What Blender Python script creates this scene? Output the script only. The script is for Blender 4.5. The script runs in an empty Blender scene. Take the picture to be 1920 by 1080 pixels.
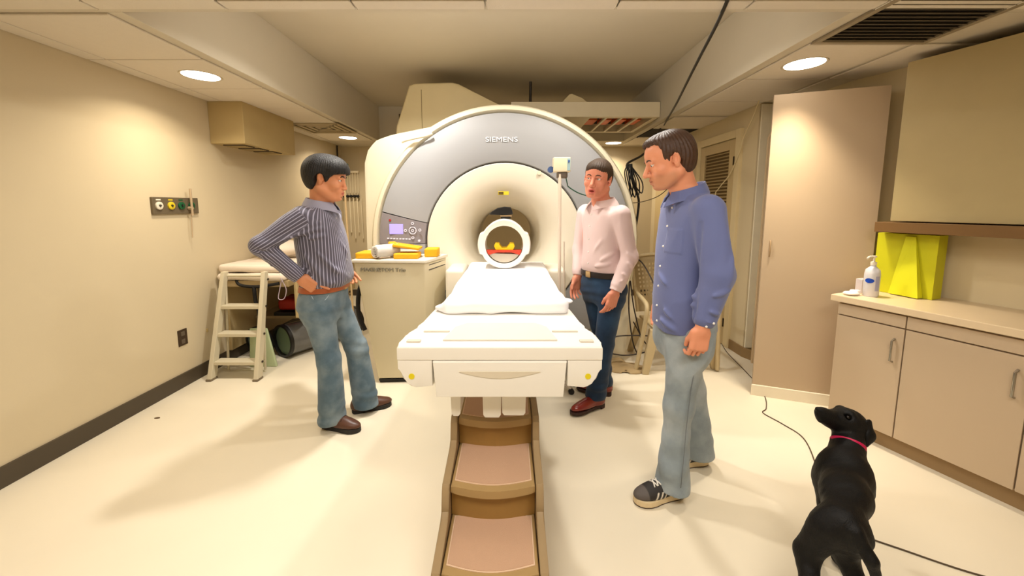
import bpy, bmesh, math, random
import numpy as np
from mathutils import Vector, Matrix
S = bpy.context.scene
COL = S.collection
PI = math.pi
rnd = random.Random(7)

# ---------------------------------------------------------------- camera, world, lights, exposure
cd = bpy.data.cameras.new('camera'); cam = bpy.data.objects.new('camera', cd); COL.objects.link(cam)
cam.location = (0, 0, 1.48); cam.rotation_euler = (math.radians(90 - 6.6), 0, 0)
cd.sensor_width = 36; cd.lens = 13.5; cd.shift_x = 5 / 1920; cd.shift_y = -71 / 1920
cd.clip_start = 0.05; cd.clip_end = 60
S.camera = cam
w = bpy.data.worlds.new('world'); S.world = w; w.use_nodes = True
w.node_tree.nodes['Background'].inputs[0].default_value = (1, .88, .72, 1)
w.node_tree.nodes['Background'].inputs[1].default_value = 0.12
S.view_settings.view_transform = 'Standard'; S.view_settings.look = 'None'
S.view_settings.gamma = 1; S.view_settings.use_curve_mapping = False
S.view_settings.exposure = -0.12

def area(name, loc, aim, size, power, col=(1, .86, .68), sy=None, shape='RECTANGLE', spread=180):
    l = bpy.data.lights.new(name, 'AREA'); l.energy = power; l.color = col; l.shape = shape; l.size = size
    if shape == 'RECTANGLE': l.size_y = sy or size
    l.spread = math.radians(spread)
    o = bpy.data.objects.new(name, l); COL.objects.link(o); o.location = loc
    o.rotation_euler = (Vector(aim) - Vector(loc)).to_track_quat('-Z', 'Y').to_euler()
    return o
WARM = (1, .95, .87)
# ceiling troffers over the camera end of the room
area('troffer_lamp', (-.75, .35, 2.385), (-.75, .35, 0), 1.15, 27, WARM, .55)
area('troffer_lamp', (.95, .35, 2.385), (.95, .35, 0), 1.15, 27, WARM, .55)
# added fill strip, unseen behind the front lip of the raised ceiling
area('cove_fill', (-.1, 2.08, 2.66), (-.1, 4.0, 1.75), 2.2, 13, WARM, .1)
# two round lamps in the raised ceiling, above the table, just out of frame
area('bay_lamp', (-.86, 2.79, 2.885), (-.86, 2.79, 0), .14, 32, WARM, shape='DISK', spread=140)
area('bay_lamp', (.60, 2.62, 2.885), (.58, 2.70, 0), .16, 19, WARM, shape='DISK', spread=140)
# lamps of the recessed ceiling cans
CANS = [(-2.2, 2.865), (-2.2, 5.38), (1.56, 5.90), (1.93, 2.635)]
for (x, y), e in zip(CANS, (11, 12, 12, 9)):
    area('can_lamp', (x, y, 2.385), (x, y, 0), .17, e, (1, .86, .66), shape='DISK', spread=140 if x < 1.9 else 80)

# ---------------------------------------------------------------- materials
def srgb(r, g, b):
    f = lambda c: ((c / 255 + .055) / 1.055) ** 2.4 if c > 10 else c / 255 / 12.92
    return (f(r), f(g), f(b), 1)
MATS = {}
def mat(name, rgb, rough=.5, metal=0, strand=None, var=.06, scale=6, bump=0, bscale=80, coat=0, emit=None, estr=0, trans=0, alpha=1, sheen=0, ior=1.45):
    if name in MATS: return MATS[name]
    m = bpy.data.materials.new(name); m.use_nodes = True; nt = m.node_tree; N = nt.nodes; K = nt.links
    b = N['Principled BSDF']; c = srgb(*rgb)
    tc = N.new('ShaderNodeTexCoord'); nz = N.new('ShaderNodeTexNoise'); nz.inputs['Scale'].default_value = scale; nz.inputs['Detail'].default_value = 4
    K.new(tc.outputs['Object'], nz.inputs['Vector'])
    mx = N.new('ShaderNodeMix'); mx.data_type = 'RGBA'
    mx.inputs['A'].default_value = tuple(min(1, q * (1 + var)) for q in c[:3]) + (1,)
    mx.inputs['B'].default_value = tuple(q * (1 - var) for q in c[:3]) + (1,)
    K.new(nz.outputs['Fac'], mx.inputs['Factor']); K.new(mx.outputs['Result'], b.inputs['Base Color'])
    b.inputs['Roughness'].default_value = rough; b.inputs['Metallic'].default_value = metal; b.inputs['IOR'].default_value = ior
    b.inputs['Coat Weight'].default_value = coat; b.inputs['Transmission Weight'].default_value = trans; b.inputs['Alpha'].default_value = alpha
    b.inputs['Sheen Weight'].default_value = sheen
    if emit:
        b.inputs['Emission Color'].default_value = srgb(*emit); b.inputs['Emission Strength'].default_value = estr
    if bump:
        n2 = N.new('ShaderNodeTexNoise'); n2.inputs['Scale'].default_value = bscale; n2.inputs['Detail'].default_value = 3
        mp = N.new('ShaderNodeMapping'); mp.inputs['Scale'].default_value = strand or (1, 1, 1); K.new(tc.outputs['Object'], mp.inputs['Vector']); K.new(mp.outputs['Vector'], n2.inputs['Vector'])
        bp = N.new('ShaderNodeBump'); bp.inputs['Strength'].default_value = bump; bp.inputs['Distance'].default_value = .004
        K.new(n2.outputs['Fac'], bp.inputs['Height']); K.new(bp.outputs['Normal'], b.inputs['Normal'])
    m['mix'] = 1
    MATS[name] = m
    return m
def tint(m, attr, rgb, rough=None):
    """mix a second colour of the thing itself where the vertex attribute says so"""
    nt = m.node_tree; N = nt.nodes; K = nt.links; b = N['Principled BSDF']
    src = b.inputs['Base Color'].links[0].from_socket
    a = N.new('ShaderNodeAttribute'); a.attribute_name = attr
    mx = N.new('ShaderNodeMix'); mx.data_type = 'RGBA'; mx.inputs['B'].default_value = srgb(*rgb)
    K.new(a.outputs['Fac'], mx.inputs['Factor']); K.new(src, mx.inputs['A']); K.new(mx.outputs['Result'], b.inputs['Base Color'])
    return m

# ---------------------------------------------------------------- object helpers
def tag(o, label=None, cat=None, group=None, kind=None):
    if label: o['label'] = label
    if cat: o['category'] = cat
    if group: o['group'] = group
    if kind: o['kind'] = kind
    return o
def thing(name, label, cat, loc=(0, 0, 0), rz=0, group=None):
    o = bpy.data.objects.new(name, None); COL.objects.link(o); o.location = loc; o.rotation_euler = (0, 0, rz)
    o.empty_display_size = .1
    return tag(o, label, cat, group)
def link(name, me, m, parent=None, world=True, label=None):
    o = bpy.data.objects.new(name, me); COL.objects.link(o)
    if m is not None and not me.materials: me.materials.append(m)
    if parent is not None:
        o.parent = parent
        if world:
            r = parent; L = Vector(r.location)
            if r.parent is not None: L = Vector((0, 0, 0))
            o.location = -L if r.parent is None else (0, 0, 0)
    else:
        pass
    if label: o['label'] = label
    return o
def obj(name, bm, m, parent=None, world=True, smooth=None, label=None, kind=None):
    me = bpy.data.meshes.new(name)
    bmesh.ops.recalc_face_normals(bm, faces=bm.faces[:])
    bm.to_mesh(me); bm.free()
    if smooth is not None:
        me.polygons.foreach_set('use_smooth', [True] * len(me.polygons))
        if smooth < 180:
            try: me.set_sharp_from_angle(angle=math.radians(smooth))
            except Exception: pass
    o = link(name, me, m, parent, world, label)
    if kind: o['kind'] = kind
    return o
def recenter(o):
    """put a top-level mesh's origin at its base centre"""
    me = o.data; n = len(me.vertices); co = np.empty(n * 3, np.float32); me.vertices.foreach_get('co', co); co = co.reshape(-1, 3)
    c = (co.min(0) + co.max(0)) / 2; c[2] = co[:, 2].min()
    co -= c; me.vertices.foreach_set('co', co.ravel()); me.update()
    for ch in o.children: ch.location = Vector(ch.location) - Vector(c.tolist())
    o.location = Vector(c.tolist()); return o
def NB(): return bmesh.new()
def box(bm, x0, x1, y0, y1, z0, z1, bev=0, seg=2, M=None):
    r = bmesh.ops.create_cube(bm, size=1)
    vs = r['verts']
    for v in vs:
        v.co = Vector(((x0 + x1) / 2 + v.co.x * (x1 - x0), (y0 + y1) / 2 + v.co.y * (y1 - y0), (z0 + z1) / 2 + v.co.z * (z1 - z0)))
    es = list({e for v in vs for e in v.link_edges})
    if bev:
        r = bmesh.ops.bevel(bm, geom=es, offset=bev, segments=seg, affect='EDGES', profile=.6)
        vs = list({v for f in r['faces'] for v in f.verts} | set(v for v in vs if v.is_valid))
    if M is not None: bmesh.ops.transform(bm, matrix=M, verts=vs)
    return vs
def hexa(bm, bot, top, bev=0):
    """eight-corner solid: bot and top are four points each"""
    v = [bm.verts.new(p) for p in bot] + [bm.verts.new(p) for p in top]
    fs = [bm.faces.new([v[i] for i in q]) for q in ((3, 2, 1, 0), (4, 5, 6, 7), (0, 1, 5, 4), (1, 2, 6, 5), (2, 3, 7, 6), (3, 0, 4, 7))]
    if bev: bmesh.ops.bevel(bm, geom=list({e for f in fs for e in f.edges}), offset=bev, segments=3, affect='EDGES', profile=.6)
def prism(bm, pts, axis, a, b, bev=0, seg=2):
    """extrude a 2D outline along x, y or z from a to b"""
    def P(p, t): return {'x': (t, p[0], p[1]), 'y': (p[0], t, p[1]), 'z': (p[0], p[1], t)}[axis]
    A = [bm.verts.new(P(p, a)) for p in pts]; B = [bm.verts.new(P(p, b)) for p in pts]
    n = len(pts); fs = [bm.faces.new(A), bm.faces.new(B[::-1])]
    for i in range(n): fs.append(bm.faces.new((A[i], B[i], B[(i + 1) % n], A[(i + 1) % n])))
    if bev: bmesh.ops.bevel(bm, geom=list(fs[0].edges) + list(fs[1].edges), offset=bev, segments=seg, affect='EDGES', profile=.6)
def tube(bm, pts, r, n=8, cap=True, rs=None):
    P = [Vector(p) for p in pts]; rings = []
    T0 = (P[1] - P[0]).normalized(); up = Vector((0, 0, 1)) if abs(T0.z) < .9 else Vector((1, 0, 0))
    U = T0.cross(up).normalized()
    for i, p in enumerate(P):
        T = (P[min(i + 1, len(P) - 1)] - P[max(i - 1, 0)]).normalized()
        U = (U - T * U.dot(T)).normalized(); V = T.cross(U)
        rr = rs[i] if rs else r
        rings.append([bm.verts.new(p + (U * math.cos(2 * PI * k / n) + V * math.sin(2 * PI * k / n)) * rr) for k in range(n)])
    for a, b in zip(rings, rings[1:]):
        for k in range(n): bm.faces.new((a[k], a[(k + 1) % n], b[(k + 1) % n], b[k]))
    if cap: bm.faces.new(rings[0][::-1]); bm.faces.new(rings[-1])
def spline(pts, n=8):
    P = [Vector(p) for p in pts]; out = []
    for i in range(len(P) - 1):
        a, b, c, d = P[max(i - 1, 0)], P[i], P[i + 1], P[min(i + 2, len(P) - 1)]
        for k in range(n):
            t = k / n
            out.append(.5 * ((2 * b) + (c - a) * t + (2 * a - 5 * b + 4 * c - d) * t * t + (3 * b - a - 3 * c + d) * t ** 3))
    return out + [P[-1]]
def lathe(bm, prof, c, axis='z', n=48, a0=0, a1=2 * PI, close=True):
    """prof: (radius, height) pairs round an axis through c"""
    full = abs(a1 - a0 - 2 * PI) < 1e-6; m = n if full else n + 1; R = []
    for k in range(m):
        t = a0 + (a1 - a0) * k / n; ca, sa = math.cos(t), math.sin(t)
        row = []
        for r, h in prof:
            q = {'z': (r * ca, r * sa, h), 'y': (r * ca, h, r * sa), 'x': (h, r * ca, r * sa)}[axis]
            row.append(bm.verts.new((c[0] + q[0], c[1] + q[1], c[2] + q[2])))
        R.append(row)
    for k in range(n):
        a, b = R[k], R[(k + 1) % m]
        for i in range(len(prof) - 1):
            bm.faces.new((a[i], a[i + 1], b[i + 1], b[i]))
        if close: bm.faces.new((a[-1], a[0], b[0], b[-1]))
    if not full and close:
        bm.faces.new(R[0]); bm.faces.new(R[-1][::-1])
    if close or True: bmesh.ops.remove_doubles(bm, verts=bm.verts[:], dist=1e-5)
def disc(bm, c, r, h, axis='z', n=32):
    lathe(bm, [(0, 0), (r, 0), (r, h), (0, h)], c, axis, n)
def text(name, s, size, M, m, parent, ext=.001, label=None):
    cu = bpy.data.curves.new(name, 'FONT'); cu.body = s; cu.size = size; cu.extrude = ext; cu.align_x = 'CENTER'; cu.align_y = 'CENTER'
    t = bpy.data.objects.new('tmp', cu); COL.objects.link(t)
    dg = bpy.context.evaluated_depsgraph_get()
    me = bpy.data.meshes.new_from_object(t.evaluated_get(dg)); bpy.data.objects.remove(t); me.transform(M); me.name = name
    return link(name, me, m, parent, True, label)
FRONT = Matrix.Rotation(PI / 2, 4, 'X')     # lettering that faces -y

# ---------------------------------------------------------------- signed distance modelling (people, dog, cloth)
def v3(*a): return np.array(a, np.float32)
def unit(a): a = np.asarray(a, np.float32); return a / np.linalg.norm(a)
class Prim:
    def __init__(s, f, c, R, k=.01, op='U', w=None): s.f = f; s.c = np.asarray(c, np.float32); s.R = R; s.k = k; s.op = op
def cone(a, b, ra, rb, k=.01, op='U', sq=None, qd=None):
    """tapered capsule; sq, qd flatten it by a factor along direction qd"""
    a = np.asarray(a, np.float32); b = np.asarray(b, np.float32); ba = b - a; L2 = float(ba @ ba) + 1e-12
    q = unit(qd) if qd is not None else None
    def f(p):
        pa = p - a; h = np.clip(pa @ ba / L2, 0, 1)
        v = pa - h[:, None] * ba
        if q is not None:
            e = v @ q; v = v + (e * (1 / sq - 1))[:, None] * q
        return (np.linalg.norm(v, axis=1) - (ra + (rb - ra) * h)) * (min(1, sq) if q is not None else 1)
    return Prim(f, (a + b) / 2, math.sqrt(L2) / 2 + max(ra, rb), k, op)
def cuff(a, b, ra, rb, k=.004, op='U'):
    """flat-ended tapered tube"""
    a = np.asarray(a, np.float32); b = np.asarray(b, np.float32); ba = b - a; L = float(np.linalg.norm(ba)); d_ = ba / L
    def f(p):
        pa = p - a; t = pa @ d_; v = np.linalg.norm(pa - t[:, None] * d_, axis=1); e = v - (ra + (rb - ra) * np.clip(t / L, 0, 1)); z = np.abs(t - L / 2) - L / 2
        return np.where((e > 0) & (z > 0), np.sqrt(np.maximum(e, 0) ** 2 + np.maximum(z, 0) ** 2), np.maximum(e, z))
    return Prim(f, (a + b) / 2, math.hypot(L / 2, max(ra, rb)), k, op)
def ell(c, r, R=None, k=.01, op='U'):
    c = np.asarray(c, np.float32); r = np.asarray(r, np.float32); Rt = None if R is None else np.asarray(R, np.float32)
    def f(p):
        q = p - c
        if Rt is not None: q = q @ Rt
        k0 = np.linalg.norm(q / r, axis=1); k1 = np.linalg.norm(q / (r * r), axis=1) + 1e-6
        return k0 * (k0 - 1) / k1
    return Prim(f, c, float(r.max()), k, op)
def rbox(c, h, rad, R=None, k=.006, op='U'):
    c = np.asarray(c, np.float32); h = np.asarray(h, np.float32); Rt = None if R is None else np.asarray(R, np.float32)
    def f(p):
        q = p - c
        if Rt is not None: q = q @ Rt
        q = np.abs(q) - h + rad
        return np.linalg.norm(np.maximum(q, 0), axis=1) + np.minimum(q.max(1), 0) - rad
    return Prim(f, c, float(np.linalg.norm(h)), k, op)
def half(n, o, c, R, k=.004, op='S'):
    """remove everything on the side of the plane through o that n points to, within R of c"""
    n = unit(n); o = np.asarray(o, np.float32)
    return Prim(lambda p: -((p - o) @ n), c, R, k, op)
def cat(xs, t):
    xs = np.asarray(xs, np.float64); n = len(xs); i = np.clip(np.floor(t).astype(int), 0, n - 2); u = (t - i)[:, None]
    g = lambda j: xs[np.clip(j, 0, n - 1)]
    a, b, c, d = g(i - 1), g(i), g(i + 1), g(i + 2)
    return .5 * (2 * b + (c - a) * u + (2 * a - 5 * b + 4 * c - d) * u * u + (3 * b - a - 3 * c + d) * u ** 3)
def loft(st, F, k=.02, n=2.3, op='U', grow=0):
    """stack of superellipses: (z, cx, cy, half width, half depth), F is the facing direction"""
    T = cat(st, np.linspace(0, len(st) - 1, 60)); F = unit((F[0], F[1])); Lv = np.array((-F[1], F[0]), np.float32)
    z = T[:, 0]; o = np.argsort(z); T = T[o]; z = T[:, 0]
    def f(p):
        pz = p[:, 2]; g = [np.interp(pz, z, T[:, i]).astype(np.float32) for i in (1, 2, 3, 4)]
        dx = p[:, 0] - g[0]; dy = p[:, 1] - g[1]; a = g[2] + grow; b = g[3] + grow
        l = np.abs(dx * Lv[0] + dy * Lv[1]) / a; q = np.abs(dx * F[0] + dy * F[1]) / b
        d = ((l ** n + q ** n) ** (1 / n) - 1) * np.minimum(a, b)
        dz = np.maximum(z[0] - pz, pz - z[-1])
        return np.where(dz > 0, np.sqrt(np.maximum(d, 0) ** 2 + dz ** 2), np.maximum(d, dz))
    c = (T[0, 1:4] + T[-1, 1:4]) / 2
    cc = np.array(((T[:, 1].min() + T[:, 1].max()) / 2, (T[:, 2].min() + T[:, 2].max()) / 2, (z[0] + z[-1]) / 2))
    return Prim(f, cc, float(np.hypot((z[-1] - z[0]) / 2, T[:, 3:5].max() + grow) + .1), k, op)
_ws = np.random.RandomState(3)
_W = unit(_ws.randn(1, 3)); _W = _ws.randn(14, 3); _W /= np.linalg.norm(_W, axis=1)[:, None]; _PH = _ws.rand(14) * 6.28; _FR = .7 + _ws.rand(14) * .9
def wave(p, fr, sq=(1, 1, 1)):
    q = p * np.asarray(sq, np.float32); s = 0
    for i in range(14): s = s + np.sin((q @ _W[i].astype(np.float32)) * fr * _FR[i] + _PH[i])
    return s / 4.2
def evalp(prims, p, margin=.07, disp=None):
    d = np.full(len(p), .12, np.float32)
    for q in prims:
        r2 = (q.R + margin) ** 2; m = ((p - q.c) ** 2).sum(1) < r2
        if not m.any(): continue
        x = p[m]; e = q.f(x).astype(np.float32); a = d[m]; k = q.k
        if q.op == 'U':
            h = np.maximum(k - np.abs(a - e), 0) / k; d[m] = np.minimum(a, e) - h * h * k * .25
        elif q.op == 'S':
            e = -e; h = np.maximum(k - np.abs(a - e), 0) / k; d[m] = np.maximum(a, e) + h * h * k * .25
        elif q.op == 'I':
            h = np.maximum(k - np.abs(a - e), 0) / k; d[m] = np.maximum(a, e) + h * h * k * .25
    if disp is not None:
        m = np.abs(d) < .06
        if m.any(): d[m] -= disp(p[m])
    return d
def axis_coords(lo, hi, h, fine):
    out = [lo]
    while out[-1] < hi:
        s = h
        for a, b, hh in fine:
            if a <= out[-1] <= b: s = min(s, hh)
        out.append(out[-1] + s)
    while (len(out) - 1) % 4: out.append(out[-1] + h)
    return np.array(out, np.float32)
def mesh_sdf(name, prims, h, lo=None, hi=None, fine=(), disp=None, smooth=1, off=(0, 0, 0)):
    """surface nets over a banded grid; fine = list of (lo, hi, step) boxes"""
    P = [q for q in prims if q.op == 'U']
    if lo is None: lo = np.min([q.c - q.R for q in P], 0) - .02
    if hi is None: hi = np.max([q.c + q.R for q in P], 0) + .02
    ax = [axis_coords(lo[i], hi[i], h, [(f[0][i], f[1][i], f[2]) for f in fine]) for i in range(3)]
    nx, ny, nz = map(len, ax); cs = [a[::4] for a in ax]; C = [len(c) for c in cs]
    g = np.stack(np.meshgrid(*cs, indexing='ij'), -1).reshape(-1, 3)
    dc = np.concatenate([evalp(prims, g[i:i + 400000], disp=disp) for i in range(0, len(g), 400000)]).reshape(C)
    near = np.abs(dc) < h * 4 * 1.9
    blk = np.zeros([c - 1 for c in C], bool)
    pos = np.zeros_like(blk); neg = np.zeros_like(blk)
    for i in (0, 1):
        for j in (0, 1):
            for k in (0, 1):
                sl = tuple(slice(a, a + c - 1) for a, c in zip((i, j, k), C))
                blk |= near[sl]
    D = np.repeat(np.repeat(np.repeat(dc, 4, 0), 4, 1), 4, 2)[:nx, :ny, :nz].copy()
    act = np.repeat(np.repeat(np.repeat(blk, 4, 0), 4, 1), 4, 2)
    A = np.zeros((nx, ny, nz), bool); A[:act.shape[0], :act.shape[1], :act.shape[2]] = act
    for x in range(3):
        B = A.copy(); s1 = [slice(None)] * 3; s2 = [slice(None)] * 3; s1[x] = slice(1, None); s2[x] = slice(None, -1)
        B[tuple(s1)] |= A[tuple(s2)]; A = B
    idx = np.nonzero(A)
    for i in range(0, len(idx[0]), 400000):
        a, b, c = (q[i:i + 400000] for q in idx)
        D[a, b, c] = evalp(prims, np.stack([ax[0][a], ax[1][b], ax[2][c]], 1), disp=disp)
    Sg = D < 0
    sh = (nx - 1, ny - 1, nz - 1); cnt = np.zeros(sh, np.int8)
    for i in (0, 1):
        for j in (0, 1):
            for k in (0, 1): cnt += Sg[i:i + sh[0], j:j + sh[1], k:k + sh[2]]
    cells = (cnt > 0) & (cnt < 8); ci = np.stack(np.nonzero(cells), 1); ID = np.full(sh, -1, np.int32); ID[cells] = np.arange(len(ci))
    acc = np.zeros((len(ci), 3), np.float64); num = np.zeros(len(ci))
    cor = [(i, j, k) for i in (0, 1) for j in (0, 1) for k in (0, 1)]
    for p in cor:
        for x in range(3):
            if p[x]: continue
            q = list(p); q[x] = 1
            a = D[ci[:, 0] + p[0], ci[:, 1] + p[1], ci[:, 2] + p[2]]; b = D[ci[:, 0] + q[0], ci[:, 1] + q[1], ci[:, 2] + q[2]]
            m = (a < 0) != (b < 0); t = np.where(m, a / np.where(m, a - b, 1), 0)
            A3 = np.stack([ax[d][ci[:, d] + p[d]] for d in range(3)], 1); B3 = np.stack([ax[d][ci[:, d] + q[d]] for d in range(3)], 1)
            acc += (A3 + (B3 - A3) * t[:, None]) * m[:, None]; num += m
    V = acc / np.maximum(num, 1)[:, None]
    Q = []
    for x in range(3):
        s1 = [slice(None)] * 3; s2 = [slice(None)] * 3; s1[x] = slice(1, None); s2[x] = slice(None, -1)
        a = Sg[tuple(s2)]; b = Sg[tuple(s1)]; e = np.stack(np.nonzero(a != b), 1)
        y, z = (x + 1) % 3, (x + 2) % 3
        e = e[(e[:, y] > 0) & (e[:, z] > 0) & (e[:, y] < sh[y]) & (e[:, z] < sh[z])]
        ins = a[e[:, 0], e[:, 1], e[:, 2]]
        def at(dy, dz):
            c = e.copy(); c[:, y] += dy; c[:, z] += dz; return ID[c[:, 0], c[:, 1], c[:, 2]]
        q = np.stack([at(-1, -1), at(0, -1), at(0, 0), at(-1, 0)], 1)
        q[~ins] = q[~ins][:, ::-1]; Q.append(q[(q >= 0).all(1)])
    Q = np.concatenate(Q)
    for _ in range(smooth):
        s = np.zeros_like(V); n = np.zeros(len(V))
        for i in range(4):
            a = Q[:, i]; b = Q[:, (i + 1) % 4]
            for ch in range(3): s[:, ch] += np.bincount(a, V[b, ch], len(V)) + np.bincount(b, V[a, ch], len(V))
            n += np.bincount(a, minlength=len(V)) + np.bincount(b, minlength=len(V))
        V = V * .55 + s / np.maximum(n, 1)[:, None] * .45
    W = V.astype(np.float32)
    me = bpy.data.meshes.new(name); me.vertices.add(len(W)); me.vertices.foreach_set('co', (W - np.asarray(off, np.float32)).ravel())
    me.loops.add(len(Q) * 4); me.loops.foreach_set('vertex_index', Q.ravel().astype(np.int32))
    me.polygons.add(len(Q)); me.polygons.foreach_set('loop_start', np.arange(0, len(Q) * 4, 4, dtype=np.int32))
    me.polygons.foreach_set('loop_total', np.full(len(Q), 4, np.int32)); me.polygons.foreach_set('use_smooth', np.ones(len(Q), bool))
    me.update(calc_edges=True)
    return me, W
def setattr_f(me, name, val):
    a = me.attributes.new(name, 'FLOAT', 'POINT'); a.data.foreach_set('value', np.asarray(val, np.float32))
def trace(prims, o, d, disp=None, n=60):
    o = np.asarray(o, np.float32); d = unit(d); t = 0
    for _ in range(n):
        e = float(evalp(prims, (o + d * t)[None], disp=disp)[0]); t += e * .7
        if abs(e) < 3e-4: break
    return o + d * t
def bumpf(segs):
    """ridges (or grooves) along segments: (a, b, width, height)"""
    L = [(np.asarray(a, np.float32), np.asarray(b, np.float32), w_, h_) for a, b, w_, h_ in segs]
    def f(p):
        s = np.zeros(len(p), np.float32)
        for a, b, w_, h_ in L:
            ba = b - a; t = np.clip((p - a) @ ba / float(ba @ ba), 0, 1); v = p - a - t[:, None] * ba
            s += 1.5 * h_ * np.exp(-(v * v).sum(1) / (w_ * w_)) * np.sin(np.clip(t * .92 + .04, 0, 1) * PI) ** .5
        return s
    return f
def frame(head, pitch=0, roll=0):
    """columns forward, left, up"""
    R = Matrix.Rotation(math.radians(head), 3, 'Z') @ Matrix.Rotation(math.radians(pitch), 3, 'Y') @ Matrix.Rotation(math.radians(roll), 3, 'X')
    return np.array(R, np.float32)

# ---------------------------------------------------------------- room shell
wall_m = mat('wall_paint', (208, 193, 162), .75, var=.03, scale=3, bump=.06, bscale=160)
ceil_m = mat('ceiling_paint', (206, 196, 176), .8, var=.03, scale=3)
tile_m = mat('ceiling_tile', (222, 212, 196), .9, var=.03, scale=30, bump=.25, bscale=220)
base_m = mat('baseboard_vinyl', (74, 64, 50), .5)
def struct(name, bm, m): return tag(obj(name, bm, m), kind='structure')
fm = mat('floor_vinyl', (232, 222, 200), .36, var=.05, scale=2.2, bump=.05, bscale=40)
b = NB(); box(b, -2.9, 4.2, -1.6, 6.4, -.1, 0); struct('floor', b, fm)
b = NB(); box(b, -2.8, -2.68, -1.6, 6.25, 0, 3.0); wall_l = struct('wall_left', b, wall_m)
b = NB(); box(b, -2.8, 4.2, 6.25, 6.4, 0, 3.0); struct('wall_back', b, wall_m)
b = NB(); box(b, -2.8, 4.2, -1.75, -1.6, 0, 3.0); struct('wall_front', b, wall_m)
DW = (.3500, -.9367)                                    # direction of the slanted right wall
p0 = (2.3, 3.65); p1 = (p0[0] + DW[0] * 5.6, p0[1] + DW[1] * 5.6)
b = NB(); prism(b, [(2.3, 6.25), (2.3, 3.65), (2.525, 3.63), (2.548, 2.985), p1, (p1[0] + .14, p1[1] + .06), (2.44, 3.70), (2.44, 6.25)], 'z', 0, 3.0); wall_r = struct('wall_right', b, mat('wall_paint_right', (222, 206, 170), .75, var=.03, scale=3))
b = NB(); box(b, -2.68, -2.666, -1.6, 6.24, 0, .115, .003); struct('baseboard_left', b, base_m)
b = NB(); box(b, -2.66, 2.29, 6.236, 6.25, 0, .1, .003); struct('baseboard_back', b, base_m)
b = NB(); prism(b, [(2.3, 3.94), (2.3, 3.648), (2.3 + .35 * .42, 3.65 - .9367 * .42), (2.287 + .35 * .42, 3.645 - .9367 * .42), (2.287, 3.645), (2.287, 3.94)], 'z', 0, .1, .002); struct('baseboard_right', b, mat('baseboard_tan', (150, 122, 82), .5))
# ceiling: raised bay over the table, lower soffits all round it, the soffits clad with square tiles
b = NB(); box(b, -2.8, 4.2, -1.6, 6.25, 2.9, 3.0); struct('ceiling', b, ceil_m)
XL, XR, Y0, Y1 = -1.88, 1.66, 1.98, 5.72
Z = 2.412
def soffit(n, x0, x1, y0, y1): b = NB(); box(b, x0, x1, y0, y1, Z, 2.9, .002, 1); return struct(n, b, ceil_m)
sl = soffit('soffit_left', -2.68, XL, Y0, Y1); sr = soffit('soffit_right', XR, 3.1, Y0, Y1)
sf = soffit('soffit_front', -2.68, 4.2, -1.6, Y0); sb = soffit('soffit_back', -2.68, 2.3, Y1, 6.25)
for a in (sl, sr, sf, sb): a.name = {'soffit_left': 'trim_1', 'soffit_right': 'trim_2', 'soffit_front': 'trim_3', 'soffit_back': 'trim_4'}[a.name]
tiles = {}
def tile(par, x0, x1, y0, y1, drop=0, rot=0):
    k = (round(x1 - x0, 3), round(y1 - y0, 3))
    if k not in tiles:
        b = NB(); box(b, -k[0] / 2, k[0] / 2, -k[1] / 2, k[1] / 2, -.012, 0, .003, 1); me = bpy.data.meshes.new('ceiling_tile'); b.to_mesh(me); b.free(); me.materials.append(tile_m); tiles[k] = me
    o = bpy.data.objects.new('ceiling_tile', tiles[k]); COL.objects.link(o); o.parent = par; o.location = ((x0 + x1) / 2, (y0 + y1) / 2, Z - drop); o.rotation_euler = (rot, 0, 0)
    return o
T = .61; g = .006
ys = [2.56 + T * i for i in range(-1, 6)]
for i in range(len(ys) - 1):
    y0, y1 = max(ys[i], Y0), min(ys[i + 1], 6.24)
    par = sl
    tile(par, -1.945 - T + g, -1.945 - g, y0 + g, y1 - g); tile(par, -2.675, -1.945 - T - g, y0 + g, y1 - g)
ys = [2.33 + T * i for i in range(0, 7)]
for i in range(len(ys) - 1):
    y0, y1 = max(ys[i], Y0), min(ys[i + 1], 6.24)
    if i == 4: continue                                   # the missing tile: a dark opening
    if i == 2: tile(sr, 1.725 + g, 1.725 + T - .06, y0 + g, y1 - .11); continue
    tile(sr, 1.725 + g, min(1.725 + T, 2.30) - g, y0 + g, y1 - g)
    if y0 < 3.3: tile(sr, 1.725 + T + g, 2.85, y0 + g, y1 - g)
for j in range(-4, 6):
    for i in range(-3, 3):
        x0 = -.11 + T * j; 
        if (i in (0, 1, -1)) and (-1.35 < x0 + .3 < -.1 or .3 < x0 + .3 < 1.65): continue
        tile(sf, max(x0 + g, -2.67), x0 + T - g, .70 + T * i + g - .0, min(.70 + T * (i + 1) - g, Y0 - .12))
dark = mat('void_dark', (26, 20, 14), .9)
b = NB(); box(b, 1.735, 2.29, 2.33 + 4 * T + .01, 2.33 + 5 * T - .01, Z - .002, Z + .001)
for x in (1.735, 2.28): box(b, x, x + .01, 2.33 + 4 * T, 2.33 + 5 * T, Z - .012, Z)
tag(obj('ceiling_opening', b, dark), 'black opening in the right ceiling strip where one tile is missing', 'opening')
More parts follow.
